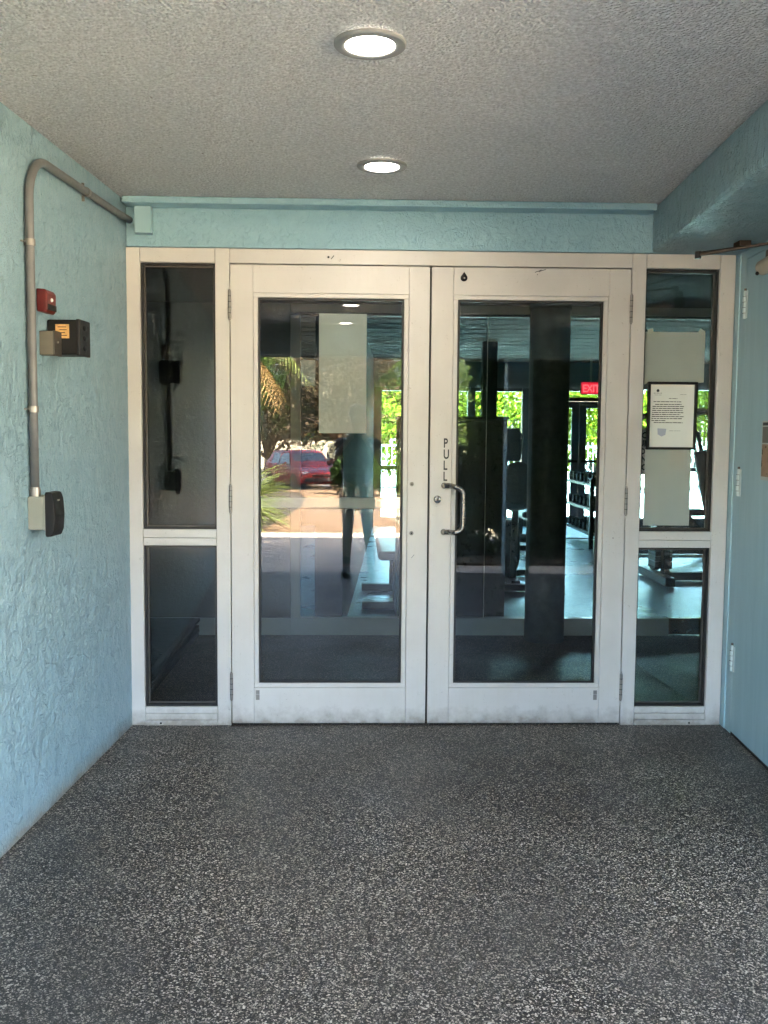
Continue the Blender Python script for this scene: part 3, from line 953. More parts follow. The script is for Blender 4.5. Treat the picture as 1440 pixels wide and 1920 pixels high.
# ================================================================== CEILING LAMPS
def lamp(x, y, label):
    l = thing('recessed_lamp', label, 'ceiling lamp', (x, y, CZ), 'lit round downlights in the ceiling')
    tr = MB().lathe([(.0965, -.0005), (.0965, -.006), (.093, -.0095), (.080, -.0105), (.069, -.0100), (.0662, -.0080), (.0660, -.0012)], (x, y, CZ), 'z', 48)
    obj('trim_ring', tr, M['trim_ring'], l, smooth=True)
    obj('lens', MB().lathe([(.0658, -.0024), (.05, -.0030), (.03, -.0034), (.0001, -.0036)], (x, y, CZ), 'z', 40), M['lamp_lens'], l, smooth='all')
    return l
L1 = lamp(-.3072, -1.8041, 'lit round downlight nearest the viewer, larger of the two in the ceiling')
L2 = dup(L1, (-.2465, -.6375, CZ), 'lit round downlight close to the lintel, smaller looking of the two')
L3 = dup(L1, (-.39, -3.36, CZ), 'lit round downlight mirrored in the upper glass of the left door')
L4 = dup(L1, (-.45, -4.62, CZ), 'lit round downlight mirrored on the white sheet in the left door')

# ================================================================== SERVICE DOOR ON THE RIGHT
def RV(y, off=0.0): return RW(y, -off)
def rbox(y0, y1, z0, z1, o0, o1):
    """box standing off the right wall plane towards the passage"""
    return MB().hexa([(RV(y0, o0), y0), (RV(y0, o1), y0), (RV(y1, o1), y1), (RV(y1, o0), y1)], z0, z1)
sd = thing('steel_door', 'flat teal painted steel service door with pale hinges beside the right sidelight', 'door', (RV(-.58), -.58, 0))
obj('leaf', rbox(-1.035, -.142, .014, 2.150, -.044, .005), M['teal_door'], sd, bevel=.002)
obj('hinge_jamb', rbox(-.139, -.0545, 0, 2.190, -.001, .0035), M['teal_door'], sd, bevel=.002)
obj('corner_trim', rbox(-.052, -.0045, 0, 2.190, -.002, .009), M['teal_paint'], sd, bevel=.004)
obj('head_jamb', rbox(-1.04, -.1395, 2.153, 2.190, -.001, .0035), M['teal_door'], sd)
obj('door_sweep', rbox(-1.034, -.143, .0015, .0135, -.04, .004), M['gasket'], sd)
for z0, z1 in ((1.890, 2.012), (1.098, 1.220), (.296, .414)):
    h = MB()
    zc = (z0 + z1) / 2
    n = 5
    h.tube([(RV(-.140, .008), -.140, z0), (RV(-.140, .008), -.140, z1)], .0058, 12)
    hp = obj('hinge', h, M['white_hinge'], sd, smooth=True)
    lf = MB().hexa([(RV(-.168, .0052), -.168), (RV(-.168, .0085), -.168), (RV(-.147, .0085), -.147), (RV(-.147, .0052), -.147)], z0, z1)
    obj('hinge_leaf', lf, M['white_hinge'], hp, bevel=.0015)
    for k in range(n):
        za = z0 + (z1 - z0) * k / n
        zb_ = za + (z1 - z0) / n - .0015
        w_ = .0095 if k % 2 else .007
        obj('knuckle', MB().tube([(RV(-.137, .009), -.137, za), (RV(-.137, .009), -.137, zb_)], w_, 10), M['white_hinge'], hp, smooth=True)
    obj('hinge_pin', MB().tube([(RV(-.138, .009), -.138, z1 + .001), (RV(-.138, .009), -.138, z1 + .010)], .0055, 8), M['bronze'], hp)
    dm = MB()
    for k in range(1, n):
        za = z0 + (z1 - z0) * k / n
        dm.tube([(RV(-.137, .0092), -.137, za - .0016), (RV(-.137, .0092), -.137, za + .0002)], .0098, 10)
    obj('knuckle_gap', dm, M['gasket'], hp)
ps = obj('door_placard', rbox(-.62, -.415, 1.185, 1.432, .0052, .0075), M['base_white'], sd)
obj('placard_picture', rbox(-.612, -.423, 1.200, 1.335, .0077, .0085), M['copper'], ps)
obj('placard_panel', rbox(-.612, -.423, 1.341, 1.408, .0077, .0085), M['stop'], ps)
obj('placard_band', rbox(-.612, -.423, 1.413, 1.426, .0077, .0085), M['print'], ps)

dc = thing('door_closer', 'brown metal door closer with a long arm at the top of the service door', 'door closer', (RV(-.6), -.6, 2.0))
obj('body', rbox(-.82, -.50, 2.062, 2.122, .006, .055), M['bronze'], dc, bevel=.008)
obj('spring_barrel', MB().tube([(RV(-.83, .035), -.83, 2.078), (RV(-.452, .045), -.452, 2.060)], .031, 16), M['beige_plastic'], dc, smooth=True)
obj('barrel_cap', MB().tube([(RV(-.452, .046), -.452, 2.060), (RV(-.425, .047), -.425, 2.058)], [.030, .019], 16), M['bronze'], dc, smooth=True)
obj('pivot', MB().tube([(RV(-.55, .035), -.55, 2.118), (RV(-.55, .035), -.55, 2.152)], .020, 14), M['bronze'], dc, smooth=True)
ar = obj('arm', MB().bar((RV(-.55, .035), -.55, 2.143), (1.052, -.47, 2.103), .022, .009), M['bronze'], dc, bevel=.002)
obj('elbow', MB().tube([(1.052, -.47, 2.090), (1.052, -.47, 2.118)], .013, 12), M['black_metal'], ar, smooth=True)
obj('forearm', MB().bar((1.052, -.47, 2.113), (1.30, -.30, 2.172), .018, .008), M['bronze'], dc, bevel=.002)
obj('soffit_shoe', MB().box(1.275, 1.325, -.335, -.265, 2.170, 2.1938), M['bronze'], dc, bevel=.002)
obj('valve_screw', MB().ball((RV(-.46, .07), -.46, 2.035), .008, .008, .008, 10, 6), M['black_metal'], dc)

# ================================================================== VESTIBULE
pt_ = thing('glass_partition', 'frameless glass partition on a white curb across the back of the vestibule', 'partition', (.54, 2.08, 0))
obj('curb', MB().box(-.781, 1.806, 2.040, 2.113, 0, .118), M['base_white'], pt_, bevel=.003)
obj('jamb', MB().box(-.781, -.716, 2.045, 2.110, .1185, 2.148), M['base_white'], pt_, bevel=.002)
obj('header', MB().box(-.781, 2.719, 2.045, 2.110, 2.166, 2.2215), M['base_white'], pt_, bevel=.002)
obj('head_seal', MB().box(-.781, 2.719, 2.055, 2.100, 2.149, 2.165), M['gasket'], pt_)
for x0, x1 in ((-.715, .533), (.537, 1.806)):
    obj('glass_pane', MB().box(x0, x1, 2.074, 2.082, .1185, 2.1488), M['glass_in'], pt_)
obj('joint', MB().box(.5332, .5368, 2.072, 2.084, .119, 2.1488), M['tape'], pt_)
pd = thing('partition_door', 'inner glass door with a worn copper kick rail right of the partition curb', 'door', (2.2, 2.08, 0))
obj('glass_pane', MB().box(1.812, 2.712, 2.074, 2.082, .1205, 2.1455), M['glass_in'], pd)
obj('kick_rail', MB().box(1.812, 2.712, 2.052, 2.104, .008, .120), M['copper'], pd, bevel=.003)
obj('pull', MB().tube([(1.90, 2.04, .9), (1.90, 2.04, 1.25)], .012, 10), M['dark_steel'], pd)
pl = obj('round_column', MB().lathe([(.0001, 0), (.131, 0), (.131, 2.18), (.137, 2.181), (.137, 2.221), (.0001, 2.221)], (.921, 1.905, 0), 'z', 40), M['column'], smooth=True)
tag(pl, 'thick dark teal round column standing behind the door with the handle', 'column')
fm = thing('floor_mats', 'low stack of black ribbed floor mats along the vestibule side behind the left sidelight', 'floor mats', (-1.7, 1.2, 0))
mp = random.Random(5)
for k in range(5):
    dx, dy = mp.uniform(-.012, .012), mp.uniform(-.01, .01)
    m_ = MB().box(-2.08, -1.40 + dx, .22 + dy, 2.025 + dy * .3, k * .0245, k * .0245 + .0225)
    o = obj('mat', m_, M['rubber'], fm, bevel=.004)
rib = MB()
for k in range(42):
    y = .26 + k * .042
    rib.box(-2.06, -1.425, y, y + .022, .1205, .1245)
o = obj('ribs', rib, M['rubber'], fm)
o['kind'] = 'stuff'
pc = thing('rules_sign', 'dark grey placard with bold black letters partly hidden by the sidelight mullion', 'sign', (1.59, 2.04, 1.12))
obj('board', MB().box(1.46, 1.71, 2.0655, 2.0725, 1.105, 1.415), M['sign_grey'], pc)
for k, (tx, x) in enumerate((('S C', 1.556), ('UN', 1.575), ('O.', 1.578), ('IN', 1.580), ('RO', 1.566))):
    tm = text_mb(tx, .056, (x - .005, 2.0645, 1.352 - k * .054), (1, 0, 0), (0, 0, 1), .0003, bold=.002, width=.95)
    obj('lettering', tm, M['gasket'], pc, fix=False)
# ================================================================== GYM
GY = 10.0
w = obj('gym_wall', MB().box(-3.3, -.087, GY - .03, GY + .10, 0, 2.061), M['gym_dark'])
tag(w, 'dark teal solid stretch of the far gym wall beside the first window', 'wall')
ww = thing('window_wall', 'blue grey framed window wall across the far end of the gym', 'windows', (.4, GY, 0))
posts = [-.03, .42, 1.36, 2.17]
for i, x in enumerate(posts):
    w_ = .11 if x < 2 else .10
    obj('post', MB().box(x - w_ / 2, x + w_ / 2, GY - .03, GY + .09, 0, 2.06), M['gym_frame'], ww, bevel=.003)
for a, b in zip(posts[:-1], posts[1:]):
    x0, x1 = a + .056, b - .056
    obj('rail', MB().box(x0, x1, GY - .02, GY + .08, .835, .90), M['gym_frame'], ww)
    obj('rail', MB().box(x0, x1, GY - .02, GY + .08, 0, .13), M['gym_frame'], ww)
    obj('rail', MB().box(x0, x1, GY - .02, GY + .08, 2.01, 2.06), M['gym_frame'], ww)
    obj('window_pane', MB().box(x0, x1, GY + .02, GY + .026, .1305, .8345), M['glass_far'], ww)
    obj('window_pane', MB().box(x0, x1, GY + .02, GY + .026, .9005, 2.0095), M['glass_far'], ww)
posts2 = [3.80, 4.6, 5.24]
for x in posts2:
    obj('post', MB().box(x - .05, x + .05, GY - .03, GY + .09, 0, 2.06), M['gym_frame'], ww, bevel=.003)
for a, b in zip(posts2[:-1], posts2[1:]):
    obj('rail', MB().box(a + .051, b - .051, GY - .02, GY + .08, .835, .90), M['gym_frame'], ww)
    obj('rail', MB().box(a + .051, b - .051, GY - .02, GY + .08, 0, .13), M['gym_frame'], ww)
    obj('window_pane', MB().box(a + .051, b - .051, GY + .02, GY + .026, .9005, 2.06), M['glass_far'], ww)
    obj('window_pane', MB().box(a + .051, b - .051, GY + .02, GY + .026, .1305, .8345), M['glass_far'], ww)
obj('transom_rail', MB().box(2.221, 3.749, GY - .02, GY + .08, 1.875, 1.93), M['gym_frame'], ww)
obj('transom_rail', MB().box(2.221, 3.749, GY - .02, GY + .08, 2.025, 2.06), M['gym_frame'], ww)
obj('window_pane', MB().box(2.221, 3.749, GY + .02, GY + .026, 1.9305, 2.0245), M['glass_far'], ww)
for x0, x1, txt in ((2.225, 2.979, 'blue grey glazed door leaf nearer the round column, under the exit sign wall'), (2.983, 3.745, 'blue grey glazed door leaf below the red exit sign')):
    ed = thing('exit_door', txt, 'door', ((x0 + x1) / 2, GY, 0), 'double doors at the far end of the gym')
    obj('stile', MB().box(x0, x0 + .108, GY, GY + .045, .008, 1.872), M['gym_frame'], ed)
    obj('stile', MB().box(x1 - .108, x1, GY, GY + .045, .008, 1.872), M['gym_frame'], ed)
    obj('rail', MB().box(x0 + .1082, x1 - .1082, GY, GY + .045, 1.775, 1.872), M['gym_frame'], ed)
    obj('rail', MB().box(x0 + .1082, x1 - .1082, GY, GY + .045, .008, .145), M['gym_frame'], ed)
    obj('push_bar', MB().box(x0 + .03, x1 - .03, GY - .07, GY - .035, .965, 1.0), M['black'], ed)
    obj('glass_pane', MB().box(x0 + .1082, x1 - .1082, GY + .02, GY + .026, .1452, 1.7748), M['glass_far'], ed)
xs = thing('exit_sign', 'small red lit exit sign above the far double doors', 'sign', (3.10, 9.55, 1.955))
obj('housing', MB().box(2.885, 3.185, 9.53, 9.575, 1.958, 2.142), M['red'], xs, bevel=.006)
obj('face', MB().box(2.895, 3.175, 9.525, 9.5295, 1.968, 2.132), M['exit_red'], xs)
obj('lettering', text_mb('EXIT', .150, (3.035, 9.524, 1.995), (1, 0, 0), (0, 0, 1), .0005, 'CENTER', bold=.003, width=.8), M['exit_letter'], xs, fix=False)
obj('hanger', MB().box(3.02, 3.05, 9.545, 9.560, 2.143, 2.456), M['base_white'], xs)

def gcol(x, y, r_, label):
    o = obj('square_column', MB().box(x - r_, x + r_, y - r_, y + r_, 0, 2.452), M['column'], bevel=.01)
    return tag(o, label, 'column')
gcol(1.215, 7.0, .085, 'slim dark square column inside the gym, seen left of the thick round column')
# cabinet close behind the partition
cbn = thing('storage_cabinet', 'tall dark two door cabinet standing just behind the glass partition', 'cabinet', (.33, 2.55, 0))
obj('carcass', MB().box(-.045, .712, 2.305, 2.78, .02, 1.47), M['cabinet'], cbn, bevel=.004)
obj('top', MB().box(-.055, .722, 2.285, 2.79, 1.4705, 1.492), M['cabinet'], cbn, bevel=.003)
obj('door', MB().box(-.043, .3315, 2.284, 2.304, .05, 1.465), M['cabinet'], cbn, bevel=.002)
obj('door', MB().box(.3345, .710, 2.284, 2.304, .05, 1.465), M['cabinet'], cbn, bevel=.002)
obj('plinth', MB().box(-.03, .70, 2.32, 2.76, 0, .0195), M['black'], cbn)

# exercise bike between cabinet and column
def make_bike(x, y):
    b = thing('exercise_bike', 'dark exercise bike with a padded seat and console between cabinet and round column', 'exercise bike', (x, y, 0))
    P = lambda dx, dy, z: (x + dx, y + dy, z)
    obj('base', MB().bar(P(-.24, -.45, .04), P(.24, -.45, .04), .08, .06).bar(P(-.24, .45, .04), P(.24, .45, .04), .08, .06).bar(P(0, -.45, .06), P(0, .45, .06), .08, .07), M['black_metal'], b, bevel=.006)
    obj('shroud', MB().lathe([(.0001, -.09), (.22, -.09), (.25, -.05), (.25, .05), (.22, .09), (.0001, .09)], P(0, .12, .34), 'x', 24), M['cabinet'], b, smooth=True)
    obj('seat_post', MB().tube([P(0, -.28, .1), P(0, -.34, .72)], .03, 12), M['dark_steel'], b, smooth=True)
    obj('seat', MB().ball(P(0, -.36, .76), .13, .15, .055), M['pad'], b, smooth='all')
    obj('backrest', MB().ball(P(0, -.47, .95), .17, .06, .19), M['pad'], b, smooth='all')
    obj('mast', MB().tube([P(0, .30, .12), P(0, .36, .75), P(0, .34, 1.16)], .035, 12), M['black_metal'], b, smooth=True)
    obj('handlebar', MB().tube([P(-.24, .12, 1.02), P(-.24, .30, 1.04), P(0, .36, 1.06), P(.24, .30, 1.04), P(.24, .12, 1.02)], .016, 10), M['black'], b, smooth=True)
    obj('console', MB().prism_y([(x - .15, 1.12), (x + .15, 1.12), (x + .17, 1.36), (x + .12, 1.43), (x - .12, 1.43), (x - .17, 1.36)], y + .30, y + .36), M['black'], b, bevel=.012)
    for s_ in (-1, 1):
        obj('pedal', MB().box(x + s_ * .17 - .05, x + s_ * .17 + .05, y + .07, y + .17, .30 + s_ * .12, .325 + s_ * .12), M['rubber'], b, bevel=.004)
make_bike(1.06, 4.35)

def make_machine(x, y, label, flip=1, tall=1.95):
    """selector weight machine: base, uprights, plates, seat, backrest, lever"""
    m = thing('weight_machine', label, 'weight machine', (x, y, 0), 'weight machines in the gym')
    P = lambda dx, dy, z: (x + flip * dx, y + dy, z)
    obj('base', MB().bar(P(-.45, 0, .05), P(.75, 0, .05), .09, .08).bar(P(-.45, -.42, .05), P(-.45, .42, .05), .09, .08).bar(P(.75, -.35, .05), P(.75, .35, .05), .09, .08), M['black_metal'], m, bevel=.006)
    for dy in (-.16, .16):
        obj('upright', MB().bar(P(-.42, dy, .09), P(-.42, dy, tall), .06, .09), M['black_metal'], m, bevel=.005)
    obj('crown', MB().bar(P(-.42, -.24, tall + .03), P(-.42, .24, tall + .03), .10, .07), M['black_metal'], m, bevel=.006)
    st = obj('weight_stack', MB().box(*sorted((x + flip * -.50, x + flip * -.34)), y - .11, y + .11, .13, .15), M['black'], m)
    for k in range(12):
        obj('plate', MB().box(*sorted((x + flip * -.50, x + flip * -.34)), y - .115, y + .115, .152 + k * .05, .196 + k * .05), M['dark_steel'], st)
    obj('guide_rods', MB().tube([P(-.42, -.07, .12), P(-.42, -.07, tall)], .012, 8).tube([P(-.42, .07, .12), P(-.42, .07, tall)], .012, 8), M['steel'], m, smooth=True)
    obj('strut', MB().bar(P(.05, 0, .08), P(.30, 0, .46), .07, .10).bar(P(.72, 0, .08), P(.40, 0, .46), .07, .10), M['black_metal'], m, bevel=.006)
    obj('seat', MB().box(*sorted((x + flip * .18, x + flip * .58)), y - .19, y + .19, .46, .54), M['pad'], m, bevel=.025)
    obj('backrest', MB().bar(P(.16, 0, .62), P(.02, 0, 1.25), .32, .07), M['pad'], m, bevel=.02)
    obj('lever', MB().tube([P(-.38, .24, 1.55), P(.05, .30, 1.62), P(.42, .30, 1.40), P(.50, .30, 1.05)], .024, 10).tube([P(-.38, -.24, 1.55), P(.05, -.30, 1.62), P(.42, -.30, 1.40), P(.50, -.30, 1.05)], .024, 10), M['black_metal'], m, smooth=True)
    for dy in (-.30, .30):
        obj('grip', MB().tube([P(.50, dy, 1.08), P(.51, dy, .93)], .020, 10), M['rubber'], m, smooth=True)
    return m
make_machine(2.95, 4.55, 'black weight machine nearest the sidelight with the framed notice')
make_machine(3.05, 6.6, 'black weight machine behind the nearest one, toward the far doors', 1, 1.85)

# flat bench low behind the left door, beside the cabinet
def make_bench(x, y, label):
    b = thing('weight_bench', label, 'bench', (x, y, 0))
    obj('pad', MB().box(x - .15, x + .15, y - .62, y + .62, .40, .47), M['pad'], b, bevel=.025)
    obj('spine', MB().box(x - .035, x + .035, y - .55, y + .55, .33, .399), M['black_metal'], b, bevel=.004)
    for dy in (-.45, .45):
        obj('foot', MB().box(x - .27, x + .27, y + dy - .035, y + dy + .035, 0, .06), M['black_metal'], b, bevel=.005)
        obj('leg', MB().bar((x, y + dy, .06), (x, y + dy * .8, .335), .06, .06), M['black_metal'], b, bevel=.004)
make_bench(-.02, 3.5, 'low black padded bench behind the dark cabinet')
make_bench(1.75, 7.4, 'low black padded bench far back in front of the window wall')

# dumbbell rack
dk = thing('dumbbell_rack', 'low dark three shelf rack holding dumbbells beside the far doors', 'rack', (2.75, 7.9, 0))
for dx in (-.26, .26):
    [obj('rack_post', MB().bar((2.75 + dx, y_, .0), (2.75 + dx, y_, .85), .05, .05), M['black_metal'], dk) for y_ in (7.1, 8.6)]
shelf = []
for k in range(3):
    shelf.append(obj('shelf', MB().box(2.50, 3.0, 7.12, 8.58, .15 + k * .3, .18 + k * .3), M['black_metal'], dk))
db0 = None
for k in range(3):
    for j in range(7):
        y, z = 7.22 + j * .21, .235 + k * .3
        if db0 is None:
            db0 = thing('dumbbell', 'black dumbbell on the bottom shelf of the low rack by the far doors', 'dumbbell', (2.66, y, z), 'dumbbells on the rack')
            obj('grip', MB().tube([(2.58, y, z), (2.74, y, z)], .015, 8), M['steel'], db0, smooth=True)
            obj('head', MB().tube([(2.52, y, z), (2.60, y, z)], .054, 10), M['rubber'], db0, smooth=True)
            obj('head', MB().tube([(2.72, y, z), (2.80, y, z)], .054, 10), M['rubber'], db0, smooth=True)
        else:
            dup(db0, (2.66, y, z), 'black dumbbell on the %s shelf of the low rack by the far doors' % ('bottom', 'middle', 'top')[k])
em_ = obj('floor_mat', MB().box(2.30, 3.62, 8.25, 9.8, .001, .012), M['mat_blue'])
tag(em_, 'blue grey entrance mat on the gym floor before the far doors', 'mat')
bb = thing('gym_ball', 'blue plastic bucket shaped wipes holder on a dark stand by the machines', 'dispenser', (2.62, 3.1, 0))
obj('stand', MB().lathe([(.0001, 0), (.16, 0), (.16, .02), (.025, .04), (.025, .84), (.0001, .84)], (2.62, 3.1, 0), 'z', 20), M['black_metal'], bb, smooth=True)
obj('tub', MB().lathe([(.0001, .842), (.10, .842), (.115, 1.06), (.06, 1.10), (.0001, 1.10)], (2.62, 3.1, 0), 'z', 20), M['blue_plastic'], bb, smooth=True)
bb.name = 'wipes_dispenser'

# ================================================================== BEYOND THE GYM
struct('pool_deck', MB().box(-14, 18, 10.26, 19.5, -.12, -.02), M['deck'])
fe = thing('pool_fence', 'white picket pool fence outside the far gym windows', 'fence', (2, 17, -.02))
obj('rails', MB().box(-13, 17, 16.98, 17.02, 1.10, 1.14).box(-13, 17, 16.98, 17.02, .12, .16), M['white_paint'], fe)
for k in range(13):
    x = -12.5 + k * 2.4
    obj('post', MB().box(x - .035, x + .035, 16.96, 17.04, -.02, 1.22), M['white_paint'], fe)
pk = MB()
for k in range(250):
    x = -12.9 + k * .118
    pk.box(x - .009, x + .009, 16.99, 17.01, .161, 1.099)
o = obj('pickets', pk, M['white_paint'], fe, fix=False)
o['kind'] = 'stuff'

def leaf_cloud(centres, radii, n, size, rng, flat=.75, aspect=.55, shell=.55):
    """n small bent leaf quads spread through ellipsoid clumps"""
    k = len(centres)
    vol = np.array([a * b * c for a, b, c in radii])
    idx = rng.choice(k, n, p=vol / vol.sum())
    d = rng.normal(size=(n, 3)); d /= np.linalg.norm(d, axis=1)[:, None]
    rr = rng.uniform(0, 1, n) ** (1 / 3)
    rr = np.where(rng.uniform(size=n) < shell, .75 + .3 * rng.uniform(size=n), rr)
    p = np.array(centres)[idx] + d * rr[:, None] * np.array(radii)[idx]
    a = rng.normal(size=(n, 3)); a /= np.linalg.norm(a, axis=1)[:, None]
    b = np.cross(a, rng.normal(size=(n, 3))); b /= np.linalg.norm(b, axis=1)[:, None]
    s = size * rng.uniform(.6, 1.4, n)[:, None]
    u, v = a * s, b * s * aspect
    vs = np.stack([p - u, p + v, p + u, p - v], 1).reshape(-1, 3)
    f = np.arange(4 * n).reshape(-1, 4)
    return vs, f

def mesh_np(name, vs, f, mat, parent):
    me = bpy.data.meshes.new(name)
    me.from_pydata((vs - np.array(off_of(parent))).tolist(), [], f.tolist())
    return link_mesh(name, me, mat, parent)

def tree(name, label, x, y, zb, h, crown_r, crown_h, mat, n, leaf, seed, cat='tree', group=None, trunk_r=.16, lean=0.0, lump=9):
    rng = np.random.default_rng(seed)
    t = thing(name, label, cat, (x, y, zb), group)
    ztop = zb + h
    zc = ztop - crown_h * .5
    tk_ = MB()
    fork = zb + max(.3, (h - crown_h) * 1.05)
    tk_.tube([(x, y, zb - .1), (x + lean * .4, y, zb + (fork - zb) * .5), (x + lean, y, fork)], [trunk_r * 1.25, trunk_r, trunk_r * .85], 10)
    cs, rs = [], []
    for k in range(lump):
        th = 2 * math.pi * k / lump + rng.uniform(-.4, .4)
        q = rng.uniform(.35, .75)
        cx_, cy_ = x + lean + crown_r * q * math.cos(th), y + crown_r * q * math.sin(th)
        cz_ = zc + crown_h * rng.uniform(-.32, .32)
        cs.append((cx_, cy_, cz_))
        s_ = rng.uniform(.34, .52)
        rs.append((crown_r * s_, crown_r * s_, crown_h * s_ * .62))
        tk_.tube([(x + lean, y, fork - .1), ((x + lean + cx_) / 2, (y + cy_) / 2, (fork + cz_) / 2 + .15), (cx_, cy_, cz_)], [trunk_r * .6, trunk_r * .35, trunk_r * .12], 6)
    cs.append((x + lean, y, zc + crown_h * .2)); rs.append((crown_r * .5, crown_r * .5, crown_h * .32))
    obj('trunk', tk_, M['bark'], t, smooth='all')
    vs, f = leaf_cloud(cs, rs, n, leaf, rng)
    mesh_np('crown', vs, f, mat, t)
    return t

# hedge and trees outside the far windows
kinds = ['bright yellow green bush outside the far windows, %s', 'tall yellow green tree outside the far windows, %s']
spots = [(-7.5, 21.5, 3.2, 'furthest toward the cabinet side'), (-3.6, 22.3, 4.2, 'second from the cabinet side'), (-.2, 21.2, 3.4, 'straight behind the dark cabinet'), (3.0, 22.4, 4.4, 'left of the thick round column'),
         (6.2, 21.3, 3.3, 'right behind the far double doors'), (9.4, 22.6, 4.3, 'past the far double doors'), (13.0, 21.6, 3.6, 'furthest beyond the weight machines')]
for i, (x, y, h, w_) in enumerate(spots):
    tree('garden_tree', kinds[i % 2] % w_, x, y, -.06, h, 2.3, h * .93, M['leaf_yellow'], 9000, .085, 40 + i, group='trees beyond the pool fence', trunk_r=.1, lump=10)

# ================================================================== IN FRONT OF THE PORCH (seen mirrored in the glass)
def blade_clump(name, label, x, y, zb, n, length, width, mat, seed, cat='plant', droop=.9, group=None, rise=1.0, z_spread=0.0, root=None, part='leaves'):
    """rosette of long arching strap leaves, each leaf a tapered folded strip"""
    rng = np.random.default_rng(seed)
    t = root or thing(name, label, cat, (x, y, zb), group)
    mb = MB()
    for k in range(n):
        th = rng.uniform(0, 2 * math.pi)
        L = length * rng.uniform(.65, 1.15)
        up = rise * rng.uniform(.25, 1.3)
        d = Vector((math.cos(th), math.sin(th), 0))
        sd_ = Vector((-math.sin(th), math.cos(th), 0))
        z0 = zb + rng.uniform(0, 1) * z_spread
        pts = []
        for s_ in (0, .3, .6, .85, 1.0):
            pts.append(Vector((x, y, z0)) + d * (L * s_ * (.75 + .15 * s_)) + Vector((0, 0, L * (up * s_ - droop * s_ * s_ * .8))))
        ws = [width * .7, width, width * .85, width * .5, width * .06]
        vs = []
        for p_, w_ in zip(pts, ws):
            vs += [p_ - sd_ * w_, p_ + Vector((0, 0, -w_ * .5)), p_ + sd_ * w_]
        fs = []
        for i in range(4):
            fs += [(i * 3, i * 3 + 1, i * 3 + 4, i * 3 + 3), (i * 3 + 1, i * 3 + 2, i * 3 + 5, i * 3 + 4)]
        mb.add(vs, fs)
    obj(part, mb, mat, t, fix=False)
    return t
gz = ground_z
blade_clump('strap_leaf_plant', 'big strap leaved plant beside the tan path, mirrored in the left door', -2.12, -9.75, gz(-9.75) + .1, 170, .95, .026, M['leaf_yucca'], 11, droop=.75, rise=.95, z_spread=.35)
blade_clump('strap_leaf_plant', 'smaller strap leaved plant further along the tan path', -2.25, -11.2, gz(-11.2) + .2, 130, 1.0, .026, M['leaf_yucca'], 12, droop=.8)
blade_clump('strap_leaf_plant', 'strap leaved plant on the right edge of the mirrored path', .95, -11.2, gz(-11.2), 90, .8, .022, M['leaf_yucca'], 13, droop=.8)
def low_bush(label, x, y, r_, h, mat, n, leaf, seed, full=False):
    rng = np.random.default_rng(seed)
    t = thing('low_bush', label, 'bush', (x, y, gz(y)))
    st = MB()
    cs, rs = [], []
    for k in range(7):
        th = 2 * math.pi * k / 7
        c_ = (x + r_ * .55 * math.cos(th), y + r_ * .55 * math.sin(th), gz(y) + h * rng.uniform(.4, .65))
        st.tube([(x, y, gz(y) - .05), c_], [.025, .008], 5)
        cs.append(c_); rs.append((r_ * .5, r_ * .5, h * .42))
    if full:
        for k in range(15):
            q = (k % 5) / 4
            th = 2.4 * k
            cs.append((x + r_ * .45 * math.cos(th), y + r_ * .45 * math.sin(th), gz(y) + h * (.10 + .84 * q)))
            rs.append((r_ * .62, r_ * .62, h * .16))
    obj('stems', st, M['bark'], t)
    vs, f = leaf_cloud(cs, rs, n, leaf, rng)
    mesh_np('foliage', vs, f, mat, t)
low_bush('grey purple low bush at the near left edge of the mirrored path', -2.25, -9.45, .48, .75, M['leaf_fern'], 3500, .03, 21)
for i, (x, y, r_, h) in enumerate(((1.40, -6.35, .50, 2.5), (2.05, -6.4, .56, 2.6), (2.75, -6.35, .56, 2.5), (.82, -6.3, .36, 1.2))):  # tall shrubs added and filled out to block bright mirrored background
    low_bush('%s dark green shrub added to darken the mirrored view right of the paving' % ('tall', 'tallest', 'third tall', 'low front')[i], x, y, r_, h, M['leaf_dark'], 15000 if i < 3 else 3500, .05, 70 + i, True)
low_bush('green low bush by the mirrored path, right of the person', 1.5, -12.6, .8, .9, M['leaf_green'], 4000, .05, 22)
low_bush('dark green bush behind the person, left of the white car', -.35, -26.0, .8, 1.5, M['leaf_dark'], 5000, .07, 23)
low_bush('green bush between the two parked cars', .6, -25.0, 1.2, 1.3, M['leaf_green'], 5000, .07, 24)
low_bush('dark bush left of the red car', -4.6, -24.0, 1.2, 1.7, M['leaf_dark'], 5000, .07, 25)

